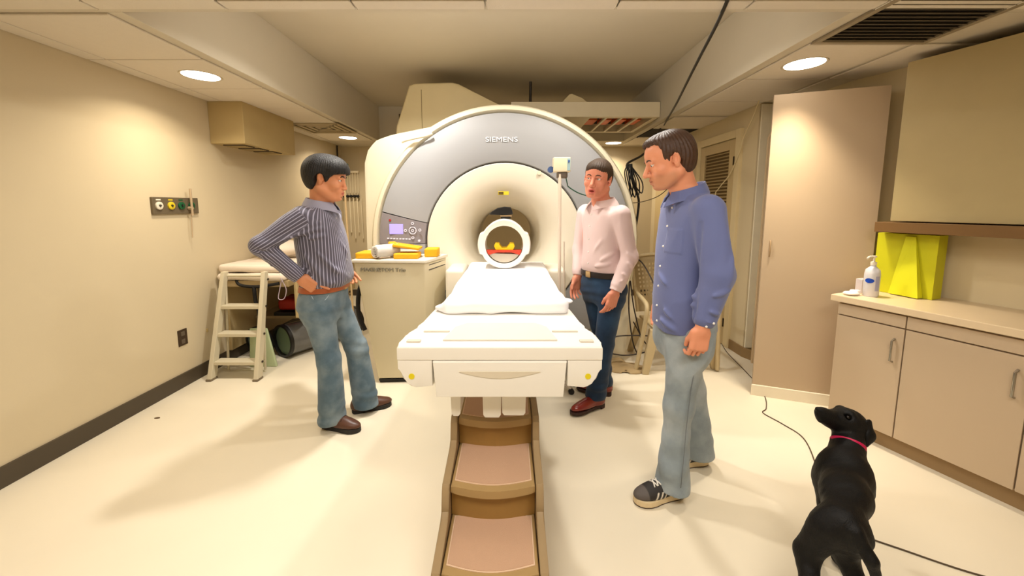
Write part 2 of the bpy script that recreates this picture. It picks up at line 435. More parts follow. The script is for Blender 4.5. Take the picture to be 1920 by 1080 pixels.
# return air panel, right ceiling near the camera
t = thing('air_return', 'large dark square air return grille in the right ceiling', 'vent', (2.05, 2.03, Z))
b = NB()
for q in ((1.73, 2.37, 1.72, 1.75), (1.73, 2.37, 2.29, 2.32), (1.73, 1.76, 1.75, 2.29), (2.34, 2.37, 1.75, 2.29)): box(b, *q, Z - .016, Z - .001, .003)
obj('frame', b, mat('grille_frame', (150, 136, 112), .5), t)
b = NB(); box(b, 1.76, 2.34, 1.75, 2.29, Z - .004, Z - .001); obj('backing', b, mat('grille_shade', (58, 50, 40), .7), t)
for i in range(14):
    b = NB(); box(b, 1.765, 2.335, -.008, .008, -.0015, .0015, M=Matrix.Translation((0, 1.775 + i * .038, Z - .010)) @ Matrix.Rotation(.7, 4, 'X')); obj('slat', b, mat('grille_slat', (104, 92, 72), .5), t)
# square supply vent, left ceiling
t = thing('ceiling_vent', 'square beige air vent in the left ceiling strip beyond wall box', 'vent', (-2.2, 4.72, Z))
vm = mat('vent_metal', (176, 158, 122), .5)
for i, s in enumerate((.27, .20, .13, .06)):
    b = NB(); c = (-2.21, 4.72)
    for sx, sy, lx, ly in ((0, 1, 1, 0), (0, -1, 1, 0), (1, 0, 0, 1), (-1, 0, 0, 1)):
        box(b, c[0] + sx * s - (s if lx else .022), c[0] + sx * s + (s if lx else .022), c[1] + sy * s - (s if ly else .022), c[1] + sy * s + (s if ly else .022), Z - .022 + i * .002, Z - .016 + i * .002)
    obj('louver', b, vm, t)
b = NB(); box(b, -2.48, -1.95, 4.45, 4.99, Z - .0135, Z - .0125); obj('backing', b, mat('grille_dark', (82, 70, 54), .7), t)
# recessed can lights
glow = mat('lamp_glow', (255, 250, 240), .5, emit=(255, 244, 228), estr=9)
ring_m = mat('lamp_ring', (190, 176, 150), .35)
names = ('near end of the left ceiling strip', 'far end of the left ceiling strip', 'far right behind the scanner', 'right ceiling strip beside the air return')
for (x, y), n in zip(CANS, names):
    zt = Z - .012 if (x < -1.9 or x > 1.7) else Z
    t = thing('ceiling_light', 'round recessed white ceiling light, ' + n, 'light', (x, y, zt), group='recessed ceiling lights')
    b = NB(); lathe(b, [(.112, 0), (.124, -.004), (.128, 0)], (x, y, zt), 'z', 36); obj('trim_ring', b, ring_m, t, smooth=40)
    b = NB(); lathe(b, [(0, -.006), (.06, -.0055), (.112, -.001), (.112, 0), (0, 0)], (x, y, zt), 'z', 36); obj('lens', b, glow, t, smooth=40)
for x in (-.75, .95):
    t = thing('troffer', 'flush rectangular ceiling light above the camera end, ' + ('left one' if x < 0 else 'right one'), 'light', (x, .35, Z), group='flush ceiling lights')
    b = NB(); box(b, x - .61, x + .61, .04, .66, Z - .02, Z - .001, .004); obj('frame', b, ring_m, t)
    b = NB(); box(b, x - .58, x + .58, .07, .63, Z - .024, Z - .019); obj('diffuser', b, mat('diffuser', (250, 246, 236), .6, emit=(255, 240, 215), estr=2), t)
for x, y in ((-.86, 2.79), (.60, 2.62)):
    t = thing('bay_light', 'round lamp flush in the raised ceiling above the table, ' + ('left' if x < 0 else 'right'), 'light', (x, y, 2.9), group='round lamps in the raised ceiling')
    b = NB(); lathe(b, [(.112, 0), (.124, -.004), (.128, 0)], (x, y, 2.9), 'z', 36); obj('trim_ring', b, ring_m, t, smooth=40)
    b = NB(); lathe(b, [(0, -.006), (.06, -.0055), (.112, -.001), (.112, 0), (0, 0)], (x, y, 2.9), 'z', 36); obj('lens', b, glow, t, smooth=40)
t = thing('cove_fill_strip', 'added unseen fill strip behind the front edge of the raised ceiling', 'light', (-.1, 2.0, 2.6))  # added housing and glowing face for the unseen fill strip
b = NB(); box(b, -1.65, 1.45, 1.985, 2.06, 2.60, 2.72, .006); obj('housing', b, ring_m, t)
b = NB(); box(b, -1.62, 1.42, 2.060, 2.066, 2.615, 2.705); obj('tube', b, mat('diffuser', (250, 246, 236)), t)
# wall box with underside vents
t = thing('wall_unit', 'boxed beige unit hanging under the ceiling on left wall', 'air unit', (-2.525, 3.94, 2.03))
um = mat('unit_beige', (186, 164, 116), .6)
b = NB(); box(b, -2.68, -2.37, 3.53, 4.35, 2.035, 2.40, .006); obj('casing', b, um, t)
for k, (y0, y1) in enumerate(((3.60, 3.74), (3.80, 3.96), (4.02, 4.18))):
    b = NB(); box(b, -2.62, -2.42, y0, y1, 2.026, 2.036, .002); obj('vent', b, mat('grille_dark', (82, 70, 54), .7), t)
    for i in range(4):
        b = NB(); box(b, -2.615, -2.425, y0 + .015 + i * .032, y0 + .022 + i * .032, 2.022, 2.030); obj('slat', b, um, t)
# medical gas outlets
t = thing('gas_outlet_panel', 'grey medical gas panel with white, yellow and green round outlets on left wall', 'panel', (-2.68, 3.1, 1.42))
b = NB(); box(b, -2.68, -2.662, 2.885, 3.31, 1.415, 1.545, .004); obj('plate', b, mat('plate_grey', (112, 100, 80), .45, .3), t)
for y, c, n in ((2.935, (222, 214, 196), 'white'), (3.04, (214, 190, 40), 'yellow'), (3.135, (20, 84, 50), 'green'), (3.235, (20, 84, 50), 'green')):
    b = NB(); lathe(b, [(.030, 0), (.030, .010), (.022, .014), (.010, .012), (.010, .004), (0, .004)], (-2.662, y, 1.480), 'x', 24, close=False); o = obj('outlet', b, mat('outlet_' + n, c, .4), t, label=n + ' gas outlet', smooth=40)
    b = NB(); disc(b, (-2.655, y, 1.480), .007, .012, 'x', 12); q = obj('socket', b, mat('socket_steel', (90, 90, 88), .3, .8), None); q.parent = o
    b = NB(); box(b, -2.6625, -2.661, y - .02, y + .02, 1.520, 1.530); obj('marking', b, mat('outlet_' + n, c), t)
b = NB(); disc(b, (-2.658, 3.205, 1.46), .014, .03, 'x', 16); tube(b, [(-2.632, 3.203, 1.40), (-2.632, 3.203, 1.62)], .009, 10); tube(b, [(-2.640, 3.203, 1.42), (-2.645, 3.196, 1.215)], .004, 8)
obj('flowmeter', b, mat('clear_plastic', (196, 172, 140), .25, alpha=.75), t, smooth=40)
# power outlet
t = thing('power_outlet', 'dark brown power outlet plate low on the left wall', 'outlet', (-2.68, 3.04, .35))
b = NB(); box(b, -2.68, -2.673, 3.0, 3.087, .342, .475, .003); obj('plate', b, mat('outlet_brown', (62, 46, 32), .4), t)
for z in (.375, .44):
    b = NB(); box(b, -2.675, -2.670, 3.026, 3.061, z - .018, z + .018, .003); o = obj('receptacle', b, mat('receptacle', (96, 84, 70), .4), t)
b = NB(); box(b, -2.68, -2.670, 3.29, 3.305, .37, .40, .004); recenter(tag(obj('wall_plug', b, um), 'tiny beige plug above the left baseboard by the ladder', 'plug'))
# vent on the bay's back face
t = thing('wall_vent', 'dark louvered vent high at the back of the raised ceiling, left of scanner', 'vent', (-1.5, 5.72, 2.55))
b = NB(); box(b, -1.59, -1.34, 5.705, 5.72, 2.56, 2.79, .003); obj('frame', b, mat('vent_bronze', (104, 90, 62), .5), t)
for i in range(7):
    b = NB(); box(b, -1.58, -1.35, -.012, .012, -.0015, .0015, M=Matrix.Translation((0, 5.70, 2.58 + i * .032)) @ Matrix.Rotation(.6, 4, 'X')); obj('slat', b, mat('grille_slat', (104, 92, 72), .5), t)
# ---- louvered door in the right wall
d = tag(thing('door_1', None, None, (2.3, 4.3, 0)), kind='structure')
dm = mat('door_paint', (206, 184, 138), .5, var=.03)
DX = 2.275
def dbox(n, y0, y1, z0, z1, x0=DX, x1=2.3, m=dm, bev=.003): b = NB(); box(b, x0, x1, y0, y1, z0, z1, bev); return obj(n, b, m, d)
dbox('stile', 3.96, 4.06, .012, 2.15); dbox('stile', 4.55, 4.65, .012, 2.15)
dbox('rail', 4.06, 4.55, 2.05, 2.15); dbox('rail', 4.06, 4.55, .90, 1.02); dbox('rail', 4.06, 4.55, .012, .20)
dbox('backing', 4.06, 4.55, .20, 2.05, 2.292, 2.2995, mat('louver_shade', (120, 98, 60), .7), 0)
sm_ = bpy.data.meshes.new('slat'); b = NB(); box(b, -.011, .011, -.245, .245, -.0025, .0025, M=Matrix.Rotation(-.6, 4, 'Y')); b.to_mesh(sm_); b.free(); sm_.materials.append(mat('slat_paint', (190, 166, 118), .5))
for z0, n in ((1.045, 29), (.225, 19)):
    for i in range(n):
        o = bpy.data.objects.new('slat', sm_); COL.objects.link(o); o.parent = d; o.location = (2.281 - 2.3, 4.305 - 4.3, z0 + i * .0352)
for z in (.25, 1.07, 1.93):
    b = NB(); box(b, 2.262, 2.277, 3.955, 3.968, z - .045, z + .045, .002); obj('hinge', b, mat('hinge_dark', (70, 56, 36), .4, .7), d)
t = thing('trim_5', None, None, (2.3, 4.3, 0)); tag(t, kind='structure')
for y0, y1, z0, z1 in ((3.87, 3.95, 0, 2.24), (4.66, 4.74, 0, 2.24), (3.95, 4.66, 2.16, 2.24)):
    b = NB(); box(b, 2.268, 2.301, y0, y1, z0, z1, .004); obj('casing', b, mat('casing_cream', (232, 214, 170), .5), t)
# far doorway on the same wall, seen past the nearest man
t = tag(thing('trim_6', None, None, (2.3, 5.5, 0)), kind='structure')
b = NB(); box(b, 2.26, 2.30, 5.05, 5.14, 0, 2.1, .004); obj('casing', b, mat('casing_and_glare_white', (250, 240, 214), .5), t)
d2 = tag(thing('door_2', None, None, (2.3, 5.6, 0)), kind='structure')
b = NB(); box(b, 2.28, 2.30, 5.15, 6.05, .01, 2.06, .003); obj('slab', b, dm, d2)
b = NB(); tube(b, [(2.27, 5.22, 1.20), (2.235, 5.22, 1.22), (2.235, 5.22, 1.36), (2.27, 5.22, 1.38)], .010, 8); obj('door_handle', b, mat('hinge_dark', (70, 56, 36)), d2, smooth=60)

b = NB(); box(b, 2.302, 2.50, 3.618, 3.632, .10, 2.40, .002); struct('lit_wall_strip', b, mat('casing_and_glare_white', (250, 240, 214)))  # white strip added to imitate the glare on the brightly lit wall
# ---- tall cabinet, its rounded side panel, base cabinet on the slanted wall
lam = mat('laminate_tan', (192, 170, 142), .5, var=.03, scale=2)
A = (1.915, 2.885); B = (2.535, 2.652); gx, gy = .35, .937
t = thing('tall_cabinet', 'tall flat tan laminate cabinet on a white plinth, right of the louvered door', 'cabinet', (2.2, 2.8, 0))
n_ = Vector((B[0] - A[0], B[1] - A[1], 0)).normalized(); q_ = Vector((-n_.y, n_.x, 0))
P2 = lambda a, c: (A[0] + n_.x * a + q_.x * c, A[1] + n_.y * a + q_.y * c)
Lc = math.hypot(B[0] - A[0], B[1] - A[1])
b = NB(); prism(b, [P2(0, 0), P2(Lc, 0), P2(Lc, .022), P2(0, .022)], 'z', .085, 2.275, .002); obj('door', b, lam, t)
b = NB(); prism(b, [P2(.06, .024), P2(Lc, .024), P2(Lc, .10), P2(.45, .25), P2(.25, .40), P2(.12, .28)], 'z', .085, 2.27, .003); obj('body', b, lam, t)
b = NB(); prism(b, [P2(-.01, -.015), P2(Lc, -.015), P2(Lc, .09), P2(.45, .24), P2(.15, .24)], 'z', 0, .085, .002); obj('plinth', b, mat('plinth_white', (240, 230, 208), .5), t)
b = NB(); tube(b, [(P2(.045, -.003) + (1.10,)), (P2(.045, -.012) + (1.12,)), (P2(.045, -.012) + (1.20,)), (P2(.045, -.003) + (1.22,))], .005, 8); obj('handle', b, mat('handle_tan', (170, 142, 106), .4), t, smooth=60)
for z in (.62,):
    b = NB(); box(b, P2(Lc - .02, -.012)[0] - .01, P2(Lc - .02, -.012)[0] + .004, P2(Lc, -.012)[1] - .004, P2(Lc, -.012)[1] + .004, z - .05, z + .05, .002); obj('hinge', b, mat('handle_tan', (170, 142, 106)), t)
b = NB(); prism(b, [(2.055, z) for z in ()] or [(0, .09), (.24, .09), (.24, 2.10), (.05, 2.10), (.018, 2.085), (0, 2.04)], 'y', 0, .03, .003)
bmesh.ops.transform(b, matrix=Matrix.Translation((2.150, 3.27, 0)) @ Matrix.Rotation(math.radians(-14), 4, 'Z'), verts=b.verts[:])
recenter(tag(obj('partition_panel', b, mat('panel_tan', (206, 182, 146), .5)), 'narrow tan panel with a rounded top corner standing behind the tall cabinet', 'panel'))
CA = (2.165, 2.475); rz = math.atan2(-.9367, .35)
t = thing('base_cabinet', 'tan laminate base cabinet with silver handles, right edge behind the dog', 'cabinet', (CA[0], CA[1], 0), rz)
def lb(n, x0, x1, y0, y1, z0, z1, m=lam, bev=.002, par=t, label=None): b = NB(); box(b, x0, x1, y0, y1, z0, z1, bev); o = obj(n, b, m, None, label=label); o.parent = par; return o
lb('carcass', .0, 2.2, .02, .52, .10, .855); lb('toe_kick', .02, 2.2, .05, .5, 0, .10, mat('kick_tan', (150, 122, 84), .6))
steel = mat('steel', (170, 165, 155), .25, .9)
x = .006
for wd in (.345, .46, .46, .46, .44):
    lb('drawer', x, x + wd - .006, 0, .02, .775, .845); dd = lb('door', x, x + wd - .006, 0, .02, .105, .767)
    b = NB(); hx = x + wd - .045; tube(b, [(hx, .0, .56), (hx, -.028, .57), (hx, -.028, .69), (hx, 0, .70)], .006, 8); h = obj('handle', b, steel, None, smooth=60); h.parent = dd; x += wd
tp = tag(lb('countertop', -.03, 2.2, -.025, .535, .8575, .90, mat('counter_tan', (222, 200, 166), .35), .005, None), 'tan laminate countertop over the base cabinet', 'countertop'); tp.location = (CA[0], CA[1], 0); tp.rotation_euler = (0, 0, rz)
sk = thing('sink', 'stainless steel basin let into the countertop', 'sink', (CA[0], CA[1], 0), rz)
lb('basin', .78, 1.25, .09, .45, .9005, .910, steel, .004, sk); lb('bowl', .81, 1.22, .12, .42, .9101, .9115, mat('bowl_dark', (90, 86, 80), .3, .8), 0, sk)
b = NB(); tube(b, spline([(1.0, .47, .90), (1.0, .47, 1.12), (1.0, .40, 1.19), (1.0, .30, 1.14)], 6), .012, 10); q = obj('faucet', b, steel, None, smooth=60); q.parent = sk
def CL(x, y, z=0): a = Vector((.35, -.9367, 0)) * x + Vector((.9367, .35, 0)) * y; return Vector((CA[0], CA[1], z)) + a
# soap bottle
c = CL(.10, .14, .90); t = thing('soap_bottle', 'white pump soap bottle with blue oval label on the countertop', 'bottle', c)
b = NB(); lathe(b, [(0, .0), (.036, 0), (.040, .006), (.040, .125), (.036, .150), (.020, .165), (.014, .170), (.014, .178), (0, .178)], c, 'z', 32, close=False); bmesh.ops.scale(b, vec=(1, 1, 1.15), space=Matrix.Translation(-c), verts=b.verts[:]); obj('bottle', b, mat('bottle_white', (214, 212, 216), .35, coat=.3), t, smooth=50)
b = NB(); lathe(b, [(0, .203), (.016, .203), (.016, .222), (.006, .226), (.005, .25), (.012, .252), (.012, .262), (0, .262)], c, 'z', 20, close=False); tube(b, [c + Vector((0, 0, .256)), c + Vector((-.045, -.015, .258)), c + Vector((-.064, -.022, .248))], .0065, 8); obj('pump', b, mat('pump_cream', (236, 226, 208), .4), t, smooth=50)
b = NB()
for i in range(24):
    pass
nn = 28; cv = b.verts.new((0, 0, 0)); 
def cyl(a, z, r): dr = math.atan2(-c.y, -c.x) + a / r; return c + Vector((math.cos(dr) * r, math.sin(dr) * r, z))
cv.co = cyl(-.012, .105, .0432); rg = [b.verts.new(cyl(-.012 + .024 * math.cos(2 * PI * k / nn), .105 + .015 * math.sin(2 * PI * k / nn), .0424)) for k in range(nn)]
for k in range(nn): b.faces.new((cv, rg[k], rg[(k + 1) % nn]))
obj('label', b, mat('label_blue', (22, 70, 178), .4), t, label='blue oval label')
b = NB(); pts = [(cyl(.018 + .026 * (k / 6), .04, .0407), cyl(.018 + .026 * (k / 6), .135, .0407)) for k in range(7)]
vv = [(b.verts.new(p), b.verts.new(q)) for p, q in pts]
for p, q in zip(vv, vv[1:]): b.faces.new((p[0], q[0], q[1], p[1]))
obj('label', b, mat('label_lilac', (168, 168, 196), .4), t, label='pale lilac text panel')
# crumpled paper, small box, yellow holder, shelf, upper cabinet
c = CL(.04, .06, .90)
me, W = mesh_sdf('paper_towel', [ell(c + Vector((.0, 0, .012)), (.05, .035, .014), frame(20), .01), ell(c + Vector((.03, .01, .024)), (.030, .022, .014), frame(-40), .008), ell(c + Vector((.028, .012, .034)), (.018, .010, .012), frame(-40), .004, 'S'), half((0, 0, -1), c, c, .1, .001)], .003, disp=lambda p: (.003 * wave(p, 120)).astype(np.float32))
o = link('paper_towel', me, mat('paper_white', (238, 232, 228), .8)); recenter(tag(o, 'crumpled white paper towel on the countertop corner', 'paper towel'))
b = NB(); box(b, -.03, .03, -.02, .02, 0, .095, .003, M=Matrix.Translation(CL(.02, .20, .9003)) @ Matrix.Rotation(.3, 4, 'Z')); recenter(tag(obj('tissue_box', b, mat('box_white', (206, 196, 196), .6)), 'small off-white box behind the soap bottle', 'box'))
t = thing('folder_holder', 'lime yellow folded packet leaning against wall behind the soap bottle', 'packet', CL(.16, .46, .9))
ym = mat('lime_yellow', (206, 204, 18), .6, var=.08)
def lq(n, pts, z0, z1, m): b = NB(); prism(b, [tuple(CL(x, y))[:2] for x, y in pts], 'z', z0, z1, .003); return obj(n, b, m, t)
lq('packet', [(.0, .36), (.0, .46), (.30, .46), (.30, .36)], .9005, 1.30, ym); 
b = NB(); hexa(b, [tuple(CL(.10, .33, .905)), tuple(CL(.26, .30, .905)), tuple(CL(.26, .355, .905)), tuple(CL(.10, .355, .905))], [tuple(CL(.15, .345, 1.285)), tuple(CL(.20, .345, 1.285)), tuple(CL(.20, .355, 1.285)), tuple(CL(.15, .355, 1.285))], .002); obj('flap', b, mat('lime_bright', (224, 226, 30), .6), t)
b = NB(); prism(b, [tuple(CL(x, y))[:2] for x, y in ((.03, .25), (.03, .535), (2.2, .535), (2.2, .25))], 'z', 1.31, 1.375, .003); recenter(tag(obj('wall_shelf', b, mat('shelf_brown', (120, 88, 48), .5)), 'brown wooden shelf edge above the yellow packet', 'shelf'))
t = thing('upper_cabinet', 'beige wall cabinet above the brown shelf', 'cabinet', (CA[0], CA[1], 1.38), rz)
lb('carcass', .09, 2.2, .30, .535, .0, .98, mat('upper_beige', (178, 160, 116), .5), .002, t); 
for x in (.09, .64, 1.19, 1.74): lb('door', x + .003, min(x + .547, 2.19), .28, .30, .003, .977, mat('upper_beige', (178, 160, 116)), .002, t)

# ---------------------------------------------------------------- scanner
CX, CZ = -.04, 1.155
cream = mat('shell_cream', (220, 210, 184), .5, var=.02, scale=2)
grey = mat('shell_grey', (156, 156, 158), .6, var=.02, scale=2)
seam = mat('seam_dark', (70, 66, 62), .6)
sc = thing('mri_scanner', 'large ring-shaped medical scanner, cream body with grey front ring, round open bore', 'scanner', (CX, 4.2, 0))
outline = [(-1.27, 0), (-1.31, .6), (-1.32, 1.1), (-1.31, 1.86), (-1.27, 1.99), (-1.19, 2.07), (-1.05, 2.115), (-.69, 2.185)] + [(CX + 1.20 * math.sin(t) , CZ + 1.20 * math.cos(t)) for t in [math.radians(a) for a in range(-28, 100, 4)]] + [(1.16, .9), (1.14, .5), (1.10, 0)]
def rad(t):
    """distance from the bore axis to the outline in direction t"""
    dx, dz = math.cos(t), math.sin(t); best = 0
    for (ax, az), (bx, bz) in zip(outline, outline[1:] + outline[:1]):
        ex, ez = bx - ax, bz - az; den = dx * ez - dz * ex
        if abs(den) < 1e-9: continue
        rx, rz_ = ax - CX, az - CZ; s = (rx * ez - rz_ * ex) / den; u = (rx * dz - rz_ * dx) / den
        if s > 0 and -1e-6 <= u <= 1 + 1e-6: best = max(best, s)
    return best
N_ = 160; b = NB(); rings = []
for k in range(N_):
    t = 2 * PI * k / N_; r = rad(t); row = []
    for rr, y in ((.95, 3.50), (r - .05, 3.50), (r - .012, 3.515), (r, 3.55), (r, 4.95), (r - .05, 5.02), (.42, 5.02), (.36, 5.06)):
        row.append(b.verts.new((CX + rr * math.cos(t), y, max(CZ + rr * math.sin(t), .0))))
    rings.append(row)
for k in range(N_):
    a, c_ = rings[k], rings[(k + 1) % N_]
    for i in range(7): b.faces.new((a[i], a[i + 1], c_[i + 1], c_[i]))
bmesh.ops.remove_doubles(b, verts=b.verts[:], dist=1e-5)
obj('body_shell', b, cream, sc, smooth=35)
c = (CX, 0, CZ)
b = NB(); lathe(b, [(1.128, 3.46), (1.150, 3.425), (1.180, 3.430), (1.198, 3.46), (1.20, 3.56), (1.128, 3.56)], c, 'y', 128); obj('rim', b, cream, sc, smooth=40)
def sector(name, a0, a1, m, gap=.004, label=None):
    b = NB(); g_ = gap
    lathe(b, [(.706, 3.47), (.716, 3.425), (.80, 3.400), (.95, 3.395), (1.09, 3.410), (1.122, 3.430), (1.126, 3.47)], c, 'y', max(6, int(abs(a1 - a0) / .06)), a0 + g_, a1 - g_); return obj(name, b, m, sc, smooth=40, label=label)
rdg = math.radians
sector('front_ring', rdg(13), rdg(166), grey); sector('side_panel', rdg(-1), rdg(13), mat('shell_grey_warm', (170, 160, 158), .36)); sector('lower_ring', rdg(181), rdg(359), grey)
pn = sector('control_panel', rdg(166), rdg(181), mat('panel_grey', (136, 130, 134), .5), label='darker grey control panel sector with lit screen and keys')
b = NB(); lathe(b, [(.70, 3.462), (1.13, 3.462), (1.13, 3.55), (.70, 3.55)], c, 'y', 96); obj('backing_ring', b, seam, sc, smooth=40)
b = NB(); lathe(b, [(.698, 3.50), (.698, 3.435), (.690, 3.425), (.66, 3.428), (.56, 3.445), (.48, 3.475), (.42, 3.52), (.37, 3.60), (.335, 3.72), (.315, 3.85), (.305, 4.0), (.305, 4.9), (.34, 5.0), (.40, 5.05), (.42, 5.01), (.42, 3.7), (.6, 3.52)], c, 'y', 128)
obj('bore_funnel', b, mat('shell_white', (228, 219, 200), .45, var=.015), sc, smooth=40)
# control panel contents
def onpanel(x, z, w_, h_, name, m, par=pn, dep=.006, y=3.399):
    b = NB(); box(b, x - w_ / 2, x + w_ / 2, y - dep / 2, y + dep / 2, z - h_ / 2, z + h_ / 2, min(.0015, h_ / 4)); o = obj(name, b, m, None); o.parent = par; return o
onpanel(-1.000, 1.275, .120, .088, 'screen', mat('screen_lilac', (150, 140, 230), .3, emit=(158, 146, 240), estr=.9), y=3.397)
key = mat('key_white', (214, 212, 222), .4, emit=(190, 188, 210), estr=.25)
kx, kz = -.855, 1.262
for i in range(8):
    a = i * PI / 4; r = .030; b = NB(); box(b, -.011, .011, -.003, .003, -.0035, .0035, .001, M=Matrix.Translation((kx + r * math.cos(a), 3.392, kz + r * math.sin(a))) @ Matrix.Rotation(-a + PI / 2, 4, 'Y')); o = obj('key', b, key, None); o.parent = pn
for dx, dz in ((0, .062), (0, -.064), (-.064, .0), (.064, .004), (0, 0)):
    b = NB(); lathe(b, [(.007, 0), (.0125, 0), (.0125, -.005), (.007, -.005)], (kx + dx, 3.395, kz + dz), 'y', 16); o = obj('key', b, key, None); o.parent = pn
for i in range(8): onpanel(-1.075 + i * .027, 1.192 - i * .001, .019, .011, 'key', key, y=3.398)
b = NB(); disc(b, (-.80, 3.392, 1.172), .011, .006, 'y', 16); o = obj('key', b, key, None); o.parent = pn
b = NB(); disc(b, (-1.055, 3.400, 1.352), .010, .008, 'y', 16); o = obj('button', b, mat('button_red', (168, 40, 40), .4), None, label='red button'); o.parent = pn
M = Matrix.Translation((-.067, 3.392, 2.045)) @ FRONT @ Matrix.Diagonal((1.30, 1, 1, 1))
text('lettering', 'SIEMENS', .058, M, mat('letter_white', (236, 236, 240), .4), sc, .002, 'white capital lettering SIEMENS')
b = NB(); box(b, -.10, -.005, 3.448, 3.456, 1.575, 1.607, .001, M=Matrix.Translation((0, 0, 0))); lbl = obj('warning_label', b, mat('label_yellow', (222, 200, 40), .5), sc, label='small yellow label above the bore')
b = NB(); box(b, -.095, -.052, 3.445, 3.449, 1.580, 1.602); o = obj('label_print', b, mat('print_dark', (90, 70, 20), .6), None); o.parent = lbl
for x0, x1, z0, z1 in ((-.53, -.372, 0, .955), (.292, .47, 0, .955)):
    b = NB(); box(b, x0, x1, 3.12, 3.50, z0, z1, .03, 3); obj('base_cover', b, mat('shell_white', (232, 222, 200)), sc, smooth=40)
b = NB(); box(b, -.31, .23, 3.42, 5.0, .86, .90, .01); obj('table_bridge', b, cream, sc)
b = NB(); tube(b, spline([(-.93, 3.42, 2.03), (-.88, 3.40, 2.045), (-.72, 3.38, 2.075), (-.66, 3.38, 2.095)], 4), .013, 8); obj('support_arm', b, mat('arm_cream', (240, 230, 204), .4), sc, smooth=60)
b = NB(); prism(b, [(-1.20, 2.05), (-1.17, 2.30), (-1.03, 2.70), (-.97, 2.725), (-.58, 2.735), (-.52, 2.72), (-.08, 2.50), (.15, 2.34), (.15, 2.05)], 'y', 4.1, 4.85, .02, 3); obj('top_housing', b, mat('shell_beige', (206, 190, 150), .5), sc, smooth=40)
b = NB(); box(b, -.905, -.900, 4.094, 4.10, 2.12, 2.66); obj('seam', b, mat('seam_tan', (150, 132, 92), .6), sc)
# ---- side console
t = thing('equipment_cabinet', 'cream tapered equipment cabinet left of the scanner, printed MAGNETOM lettering', 'cabinet', (-.9, 3.3, 0))
b = NB(); hexa(b, [(-1.10, 3.08, .035), (-.70, 3.10, .035), (-.60, 3.38, .035), (-1.10, 3.38, .035)], [(-1.235, 3.02, 1.03), (-.665, 2.985, 1.03), (-.56, 3.38, 1.03), (-1.235, 3.38, 1.03)], .012); obj('body', b, mat('cabinet_cream', (222, 210, 178), .4, var=.02), t, smooth=40)
b = NB(); hexa(b, [(-1.25, 3.005, 1.03), (-.655, 2.97, 1.03), (-.545, 3.385, 1.03), (-1.25, 3.385, 1.03)], [(-1.25, 3.005, 1.055), (-.655, 2.97, 1.055), (-.545, 3.385, 1.055), (-1.25, 3.385, 1.055)], .006); obj('top', b, mat('shell_white', (232, 222, 200)), t, smooth=40)
b = NB(); hexa(b, [(-1.09, 3.09, 0), (-.71, 3.11, 0), (-.61, 3.37, 0), (-1.09, 3.37, 0)], [(-1.095, 3.075, .034), (-.705, 3.095, .034), (-.605, 3.37, .034), (-1.095, 3.37, .034)]); obj('toe_kick', b, mat('kick_black', (20, 16, 12), .6), t)
M = Matrix.Translation((-1.000, 3.0, .975)) @ Matrix.Rotation(math.radians(-3.5), 4, 'Z') @ FRONT
text('lettering', 'MAGNETOM Trio', .044, M @ Matrix.Diagonal((1.08, 1, 1, 1)), mat('letter_grey', (150, 142, 122), .5), t, .006, 'pale grey lettering MAGNETOM Trio')
for z in (1.005, .965):
    b = NB(); p = Vector((-.648, 3.06, z)); q = Vector((-.570, 3.36, z)); tube(b, [p, q], .004, 6); obj('slot', b, seam, t)
yel = mat('foam_yellow', (222, 166, 16), .75, var=.08, bump=.2, bscale=90)
def pad(lbl, x0, x1, y0, y1, z0, z1, rz=0, tilt=0, bev=.012, cutp=True):
    b = NB(); cx_, cy_ = (x0 + x1) / 2, (y0 + y1) / 2
    box(b, x0 - cx_, x1 - cx_, y0 - cy_, y1 - cy_, 0, z1 - z0, bev, 3, M=Matrix.Translation((cx_, cy_, z0)) @ Matrix.Rotation(rz, 4, 'Z') @ Matrix.Rotation(tilt, 4, 'Y'))
    o = recenter(tag(obj('foam_pad', b, yel, smooth=40), lbl, 'foam pad', 'yellow foam pads on the equipment cabinet')); return o
pad('flat yellow foam pad at the left end of the equipment cabinet top', -1.24, -1.07, 3.06, 3.26, 1.056, 1.104)
pad('yellow foam pad lying right of the rolled towel', -.93, -.735, 3.04, 3.20, 1.056, 1.100, .04)
pad('thin yellow foam pad tilted on the pad beside the towel', -.95, -.735, 3.08, 3.24, 1.135, 1.157, .04, .15, .008)
pad('yellow foam pad nearest the bore, right end of the pile', -.71, -.60, 3.16, 3.32, 1.056, 1.125, .05)
pad('yellow foam pad end poking up behind the towel', -1.03, -.965, 3.20, 3.34, 1.056, 1.172, .4, .0)
b = NB(); box(b, -1.24, -.80, 3.30, 3.375, 1.056, 1.098, .01); recenter(tag(obj('folded_linen', b, mat('linen_cream', (226, 214, 190), .8)), 'folded cream linen along the back of equipment cabinet top', 'linen'))
# rolled towel: spiral
b = NB(); pr = []; 
for i in range(64):
    a = i / 63 * 3.2 * 2 * PI; r = .010 + .046 * i / 63; pr.append((r * math.cos(a), r * math.sin(a)))
n1 = [Vector((p[0], 0, p[1])) for p in pr]
va = [b.verts.new(p + Vector((0, -.10, 0))) for p in n1]; vb = [b.verts.new(p + Vector((0, .10, 0))) for p in n1]
for i in range(63): b.faces.new((va[i], va[i + 1], vb[i + 1], vb[i]))
bmesh.ops.solidify(b, geom=b.faces[:], thickness=.010); bmesh.ops.transform(b, matrix=Matrix.Translation((-1.005, 3.10, 1.118)) @ Matrix.Rotation(-.75, 4, 'Z') @ Matrix.Diagonal((1.1, 1, 1, 1)), verts=b.verts[:])
recenter(tag(obj('towel_roll', b, mat('towel_white', (248, 244, 238), .9, bump=.5, bscale=300), smooth=50), 'rolled white towel on the equipment cabinet', 'towel'))
